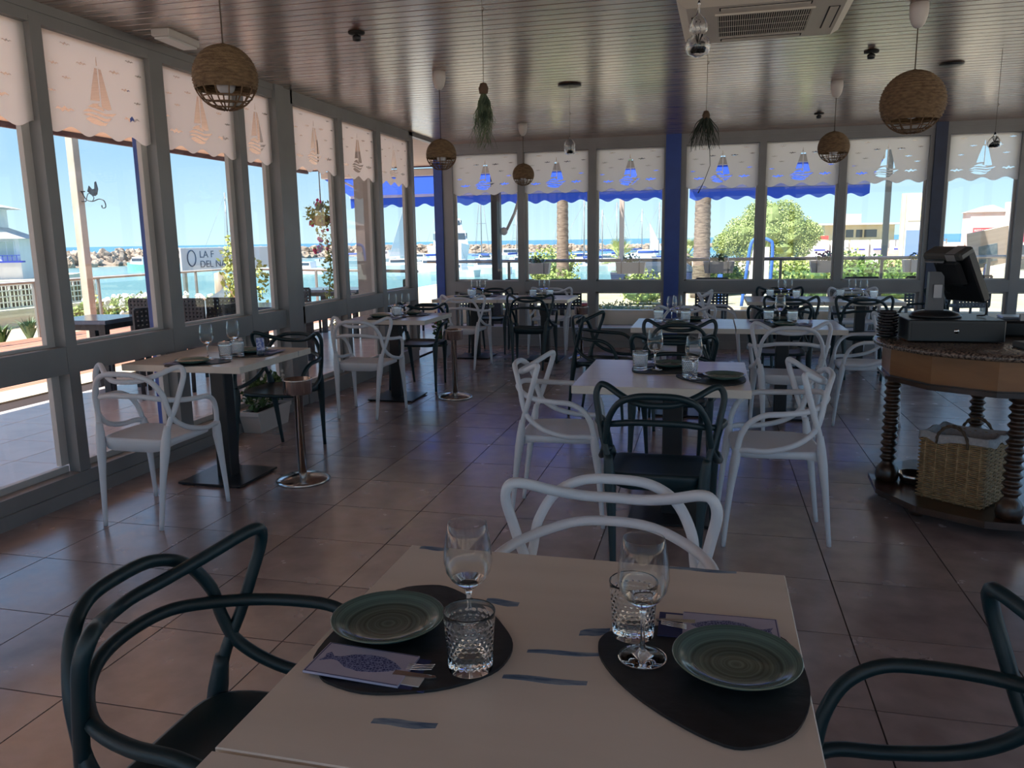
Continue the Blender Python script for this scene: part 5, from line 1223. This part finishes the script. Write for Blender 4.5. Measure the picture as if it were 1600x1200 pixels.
t = thing('red_awning', 'small red awnings between the big tree and the yellow building', 'awning', (6.0, 58, 0)); MB().box((0, 0, 1.15), (1.6, .6, 1.4)).build('fabric', mat('red_fabric', (.65, .06, .05), .7), t); MB().box((0, .5, 0), (.05, .55, 1.2)).box((1.5, .5, 0), (1.55, .55, 1.2)).build('poles', M['white_paint'], t)
ww = thing('white_wall', 'long white harbour wall with blue lettering panels behind the hedge', 'wall', (5.2, 46, -.12), R(12))
for k in range(6): MB().box((k*1.05, -.08+(k % 2)*.1, 0), (k*1.05+.9, .1, 1.28)).build('wall_panel', M['bwall'], ww)
MB().box((-.1, .12, 0), (7.2, .2, 1.15)).build('back_wall', M['broof'], ww)
for k in range(6): MB().box((k*1.05+.12, -.10, .75), (k*1.05+.7, -.05+(k % 2)*.1-.04, .82)).build('blue_line', M['blue_band'], ww)
st = thing('sign_tower', 'tall narrow information tower with yellow and blue panels left of the navy pillar', 'sign', (5.42, 24.5, -.1), R(-8))
MB().box((-.32, 0, 0), (.20, .25, 2.65)).build('tower_body', M['white_paint'], st); MB().box((-.17, -.02, 1.9), (.19, 0, 2.55)).build('yellow_panel', M['byellow'], st); MB().box((-.19, -.02, .9), (.19, 0, 1.65)).build('blue_panel', mat('pale_blue_panel', (.16, .24, .52), .5), st); MB().box((-.34, -.03, 0), (-.24, .27, 2.65)).build('tower_edge', M['byellow'], st)
pk = thing('pink_building', 'pale pink building with a red sign behind the menu board', 'building', (11.0, 39.5, -.12), R(-4))
MB().box((-1.2, .6, 0), (-.05, 1.5, 1.15)).box((0, 0, 0), (1.5, 1.6, 2.45)).build('walls', noisy('pink_stucco', (.62, .47, .42), (.70, .55, .50), 2, .85), pk)
MB().add([(-.1, -.1, 2.45), (1.5, -.1, 2.45), (1.5, 1.6, 2.45), (-.1, 1.6, 2.45), (.8, -.1, 2.75), (.8, 1.6, 2.75)], [(0, 1, 4), (2, 3, 5), (1, 2, 5, 4), (3, 0, 4, 5)]).box((1.3, -.2, 1.6), (1.7, .1, 2.85)).build('roof', M['broof'], pk)
rs = MB().box((.12, -.06, 1.42), (1.02, 0, 1.78)).build('red_sign', mat('sign_red', (.62, .07, .08), .5), pk)
text('RESTAURANTE', .13, (.16, -.07, 1.62), (R(90), 0, 0), M['white_paint'], rs); text('PIZZERIA', .11, (.32, -.07, 1.46), (R(90), 0, 0), M['white_paint'], rs)
t = thing('roof_terrace', 'long low pink roof with a railing left of the menu board', 'building', (8.3, 36, -.1), R(14)); MB().box((0, 0, 0), (2.6, 3, .8)).add([(0, 0, .8), (2.6, 0, .8), (2.6, 3, 1.1), (0, 3, 1.0)], [(0, 1, 2, 3)]).build('walls', noisy('terracotta_wall', (.58, .36, .26), (.66, .46, .36), 1.2, .8, stretch=(.3, 1, 6)), t)
rr_ = MB()
for k in range(9): rr_.box((k*.32, 2.9, .95), (k*.32+.03, 2.95, 1.3))
rr_.box((0, 2.9, 1.28), (2.6, 2.95, 1.31)).build('roof_rail', M['rail_metal'], t)
t = thing('advertising_panel', 'narrow red and black panel at the right edge behind the glass', 'sign', (9.4, 28.3, -.1), R(16)); MB().box((-.05, 0, 0), (.65, .12, 2.3)).build('panel', M['white_paint'], t); MB().box((.0, -.02, 1.25), (.6, 0, 1.95)).build('red_field', mat('panel_red', (.6, .07, .12), .5), t); MB().box((0, -.02, .4), (.6, 0, 1.15)).build('dark_field', M['windark'], t)
bb = thing('blue_building', 'small blue roofed kiosk between the pink building and the red panel', 'building', (14.0, 44, -.1)); MB().box((0, 0, 0), (2, 2, 1.9)).build('walls', M['bwall'], bb); MB().box((-.1, -.1, 1.6), (2.1, 2.1, 2.3)).build('roof', mat('kiosk_blue', (.12, .20, .5), .5), bb)
# menu board stand on the terrace
t = thing('menu_board', 'wooden menu board leaning back on a steel stand behind the far right window', 'menu board', (4.35, 14.6, -.06), R(5))
b = MB().bev((-.31, -.012, -.32), (.31, .012, .32), .004).build('board', noisy('plywood', (.62, .47, .34), (.72, .57, .43), 3, .6, stretch=(.5, 1, 5)), t, (0, 0, 1.26)); b.rotation_euler = (R(18), R(-12), 0)
s_ = MB().box((-.14, -.018, -.24), (.14, -.013, .06)).build('printed_sheet', noisy('menu_sheet', (.14, .19, .20), (.30, .34, .32), 12, .5), b)
MB().lathe([(.04, 0), (.035, 1.0), (0, 1.02)], 12).lathe([(.2, 0), (.2, .02), (0, .03)], 20).build('stand_pole', M['steel'], t)
# blue framed board near the palm
t = thing('blue_board', 'tall blue framed white board standing right of the second palm trunk', 'board', (.95, 17.9, -.06), R(-4))
MB().tube(smooth_path([(-.30, 0, 0), (-.22, 0, .7), (-.14, 0, 1.35), (0, 0, 1.45), (.22, 0, 1.42), (.30, 0, 1.2), (.25, 0, 0)], 4), .035, 6).build('blue_frame', mat('bright_blue', (.05, .15, .55), .5), t); MB().add([(-.22, .02, .25), (.24, .02, .25), (.24, .02, 1.28), (-.10, .02, 1.28), (-.22, .04, .25), (.24, .04, .25), (.24, .04, 1.28), (-.10, .04, 1.28)], [(0, 1, 2, 3), (7, 6, 5, 4), (0, 4, 5, 1), (1, 5, 6, 2), (2, 6, 7, 3), (3, 7, 4, 0)]).build('white_panel', M['white_paint'], t)
post('blue_bollard', .2, 18.6, .055, mat('bollard_blue', (.06, .16, .5), .5), 'short blue bollard between the second palm and the blue framed board', z1=.62, cat='bollard', z0=-.06)
t = thing('red_crate', 'red crate on the ground outside the second far window', 'crate', (-2.25, 15.2, -.06)); MB().bev((-.16, -.12, 0), (.16, .12, .3), .01).box((-.14, -.125, .12), (.14, -.12, .22)).build('body', mat('crate_red', (.5, .05, .05), .5), t)

# ------------------------------------------------------------------ trees, palms, hedges
M['bark'] = noisy('palm_bark', (.12, .085, .065), (.26, .20, .15), 6, .9, 5, stretch=(1, 1, 4), bump=.8, bscale=14)
def trunk(x, y, z, h, r0, r1, label):
    t = thing('palm_trunk', label, 'palm', (x, y, z)); pr = []
    for i in range(61): u = i/60; pr.append((r0+(r1-r0)*u+.012*(i % 2)+.06*math.exp(-u*9), h*u))
    MB().lathe(pr, 20).build('trunk', M['bark'], t)
    g = random.Random(2); b = MB()
    for k in range(26):
        a = g.uniform(0, 6.28); l = g.uniform(1.6, 2.2); e_ = g.uniform(.1, 1.1)
        P = [Vector((math.cos(a)*l*u, math.sin(a)*l*u, h+l*(e_*u-1.0*u*u))) for u in [i/6 for i in range(7)]]; b.tube(P, .02, 4)
        for i in range(1, 7):
            d = (P[i]-P[i-1]).normalized(); s_ = Vector((-math.sin(a), math.cos(a), 0))
            for q in (1, -1): b.add([P[i-1], P[i], P[i]+s_*q*.45*(1-i/9)+d*.25-Vector((0, 0, .12))], [(0, 1, 2)])
    b.build('fronds', M['leaf'], t); return t
trunk(-4.35, 23.95, -.06, 5.5, .17, .15, 'tall palm trunk seen in the second far window')
trunk(-.24, 20.8, -.06, 5.0, .20, .165, 'tall palm trunk seen right of the blue pillar')
def fan_palm(x, y, z, th, r, n, label, m_, seed):
    t = thing('fan_palm', label, 'palm', (x, y, z)); g = random.Random(seed); b = MB()
    MB().lathe([(.16, 0), (.14, th), (.05, th+.1)], 12).build('trunk', M['bark'], t)
    for k in range(n):
        a = g.uniform(0, 6.28); e_ = g.uniform(-.25, 1.35); d = Vector((math.cos(a)*math.cos(e_), math.sin(a)*math.cos(e_), math.sin(e_))); c_ = Vector((0, 0, th))+d*r*.55; s_ = d.cross(Vector((0, 0, 1))).normalized(); u = s_.cross(d)
        b.tube([(0, 0, th), c_], .012, 4)
        for q in range(-5, 6):
            v = (d+s_*math.tan(q*.2)*.8).normalized(); w_ = s_*.02; b.add([c_-w_, c_+w_, c_+v*r*.5-Vector((0, 0, .05*r))], [(0, 1, 2)])
    b.build('fronds', m_, t)
fan_palm(-3.35, 30.5, -.06, .75, .85, 44, 'small bright fan palm behind the white pole', M['leaf_bright'], 3)
fan_palm(-.75, 26.5, -.06, .9, .7, 34, 'small fan palm half hidden by the blue pillar', M['leaf_bright'], 4)
post('white_pole', -2.86, 26.5, .075, mat('pole_pinkish', (.45, .36, .31), .6), 'tall pale pole before the small fan palm', z1=4.6, cat='pole', z0=-.06)
M['olive'] = noisy('olive_leaf', (.25, .33, .09), (.46, .54, .21), 1.6, .6)
M['inner_shade_leaf'] = noisy('shaded_leaf', (.14, .19, .05), (.24, .30, .10), 3, .7)  # darker leaf tone, shade inside the tree crown put into the colour
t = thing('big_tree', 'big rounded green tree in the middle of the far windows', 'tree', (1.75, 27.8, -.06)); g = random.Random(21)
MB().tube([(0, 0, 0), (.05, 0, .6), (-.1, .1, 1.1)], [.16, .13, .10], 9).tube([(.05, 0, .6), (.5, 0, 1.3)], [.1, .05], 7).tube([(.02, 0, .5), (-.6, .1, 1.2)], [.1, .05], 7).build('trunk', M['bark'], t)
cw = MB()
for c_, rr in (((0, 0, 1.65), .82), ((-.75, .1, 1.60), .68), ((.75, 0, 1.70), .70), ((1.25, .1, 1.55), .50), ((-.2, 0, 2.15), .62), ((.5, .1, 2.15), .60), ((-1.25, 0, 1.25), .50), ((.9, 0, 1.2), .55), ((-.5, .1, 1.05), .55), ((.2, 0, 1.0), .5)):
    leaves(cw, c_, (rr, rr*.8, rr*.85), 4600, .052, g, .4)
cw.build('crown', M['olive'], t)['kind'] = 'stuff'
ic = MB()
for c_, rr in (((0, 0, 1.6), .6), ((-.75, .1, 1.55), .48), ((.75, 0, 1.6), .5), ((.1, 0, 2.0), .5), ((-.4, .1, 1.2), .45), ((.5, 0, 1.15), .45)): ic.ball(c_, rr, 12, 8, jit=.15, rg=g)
ic.build('inner_crown', M['inner_shade_leaf'], t)
def hedge(x0, x1, y, h, label, m_, seed, ty='hedge'):
    t = thing(ty, label, 'hedge', ((x0+x1)/2, y, -.06)); g = random.Random(seed); a = (x1-x0)/2
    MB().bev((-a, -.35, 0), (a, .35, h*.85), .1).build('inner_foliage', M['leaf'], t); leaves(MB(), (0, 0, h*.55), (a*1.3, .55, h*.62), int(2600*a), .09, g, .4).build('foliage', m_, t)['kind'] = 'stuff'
M['hedge_leaf'] = noisy('hedge_leaf', (.10, .19, .035), (.26, .36, .08), 1.5, .6)
hedge(1.0, 2.55, 19.5, .84, 'light green clipped hedge left of the window mullion, behind the railing', M['leaf_bright'], 31)
hedge(2.85, 4.6, 20.75, .86, 'darker green clipped hedge behind the railing right of the window mullion', M['hedge_leaf'], 32)
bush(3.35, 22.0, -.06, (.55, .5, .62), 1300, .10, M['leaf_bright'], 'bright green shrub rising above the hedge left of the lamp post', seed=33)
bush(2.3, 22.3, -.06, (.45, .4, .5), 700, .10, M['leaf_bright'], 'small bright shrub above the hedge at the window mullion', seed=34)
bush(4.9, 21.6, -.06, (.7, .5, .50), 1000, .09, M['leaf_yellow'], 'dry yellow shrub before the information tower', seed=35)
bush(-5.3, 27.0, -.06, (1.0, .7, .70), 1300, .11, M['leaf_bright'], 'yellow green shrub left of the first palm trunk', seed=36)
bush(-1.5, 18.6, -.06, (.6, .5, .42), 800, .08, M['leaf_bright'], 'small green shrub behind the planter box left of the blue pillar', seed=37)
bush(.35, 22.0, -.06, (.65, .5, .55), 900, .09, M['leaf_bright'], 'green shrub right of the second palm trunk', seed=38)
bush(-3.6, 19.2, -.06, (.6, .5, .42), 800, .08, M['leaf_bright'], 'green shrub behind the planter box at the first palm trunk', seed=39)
for k, (x, w_, lb) in enumerate(((-2.9, .50, 'yellow flowering bed bush outside the second far window'), (-1.75, .60, 'yellow flowering bed bush outside the third far window'), (-.75, .38, 'yellow bed bush directly left of the blue pillar'), (-4.3, .5, 'yellow bed bush outside the leftmost far window'))):
    bush(x, 15.6, -.06, (w_, .3, .15), 500, .06, M['leaf_yellow'], lb, seed=50+k)
struct(MB().box((-6, 16.1, -.06), (4.6, 16.25, .10)).build('bed_edging', M['render_wall']))
t = thing('road_car', 'dark blue car roof seen over the window rail left of the blue pillar', 'car', (-1.3, 24.5, -.06), R(5))
MB().add([(-1.6, -.7, .18), (1.6, -.7, .18), (1.6, .7, .18), (-1.6, .7, .18), (-1.65, -.7, .52), (1.65, -.7, .50), (1.65, .7, .50), (-1.65, .7, .52)], [(3, 2, 1, 0), (4, 5, 6, 7), (0, 1, 5, 4), (1, 2, 6, 5), (2, 3, 7, 6), (3, 0, 4, 7)]).build('body', mat('car_blue', (.03, .05, .12), .25, coat=.8), t)
MB().add([(-1.0, -.62, .52), (.9, -.62, .52), (.9, .62, .52), (-1.0, .62, .52), (-.65, -.5, .86), (.45, -.5, .86), (.45, .5, .86), (-.65, .5, .86)], [(3, 2, 1, 0), (4, 5, 6, 7), (0, 1, 5, 4), (1, 2, 6, 5), (2, 3, 7, 6), (3, 0, 4, 7)]).build('cabin', M['boat_glass'], t)
for sx in (-1, 1):
    for sy in (-1, 1): MB().lathe([(0, -.08), (.27, -.08), (.27, .08), (0, .08)], 16).xf(Matrix.Translation((sx*1.0, sy*.64, .27)) @ Matrix.Rotation(R(90), 4, 'X')).build('wheel', M['black'], t)
# planter boxes hung on the far handrail
for k, (x, lb, fm) in enumerate(((-2.95, 'leftmost white planter box hung on the far handrail', 'leaf'), (-1.32, 'white planter box hung on the handrail left of the blue pillar', 'leaf'), (.12, 'white planter box hung on the handrail right of the blue pillar', 'leaf'), (1.78, 'white planter box with dark red flowers on the handrail before the big tree', 'leaf'), (3.15, 'white planter box on the handrail left of the navy pillar', 'leaf'))):
    t = thing('planter_box', lb, 'planter box', (x, 13.69, .86), 0, 'planter boxes on the handrail'); g = random.Random(60+k)
    MB().add([(-.22, -.08, 0), (.22, -.08, 0), (.22, .07, 0), (-.22, .07, 0), (-.25, -.10, .19), (.25, -.10, .19), (.25, .08, .19), (-.25, .08, .19)], [(3, 2, 1, 0), (4, 5, 6, 7), (0, 1, 5, 4), (1, 2, 6, 5), (2, 3, 7, 6), (3, 0, 4, 7)]).build('box', M['white_paint'], t)
    for s_ in (-.15, .15): MB().tube([(s_, .10, .25), (s_, -.11, .2), (s_, -.10, .0)], .008, 4).build('bracket', M['rail_metal'], t)
    leaves(MB(), (0, 0, .24), (.16, .08, .07), 120, .045, g).build('foliage', M['leaf'], t)['kind'] = 'stuff'
    if k == 3:
        f = MB()
        for q in range(14): f.ball((g.uniform(-.16, .16), g.uniform(-.08, .05), g.uniform(.26, .34)), .018, 6, 4, jit=.3, rg=g)
        f.build('flowers', M['petal_red'], t)['kind'] = 'stuff'
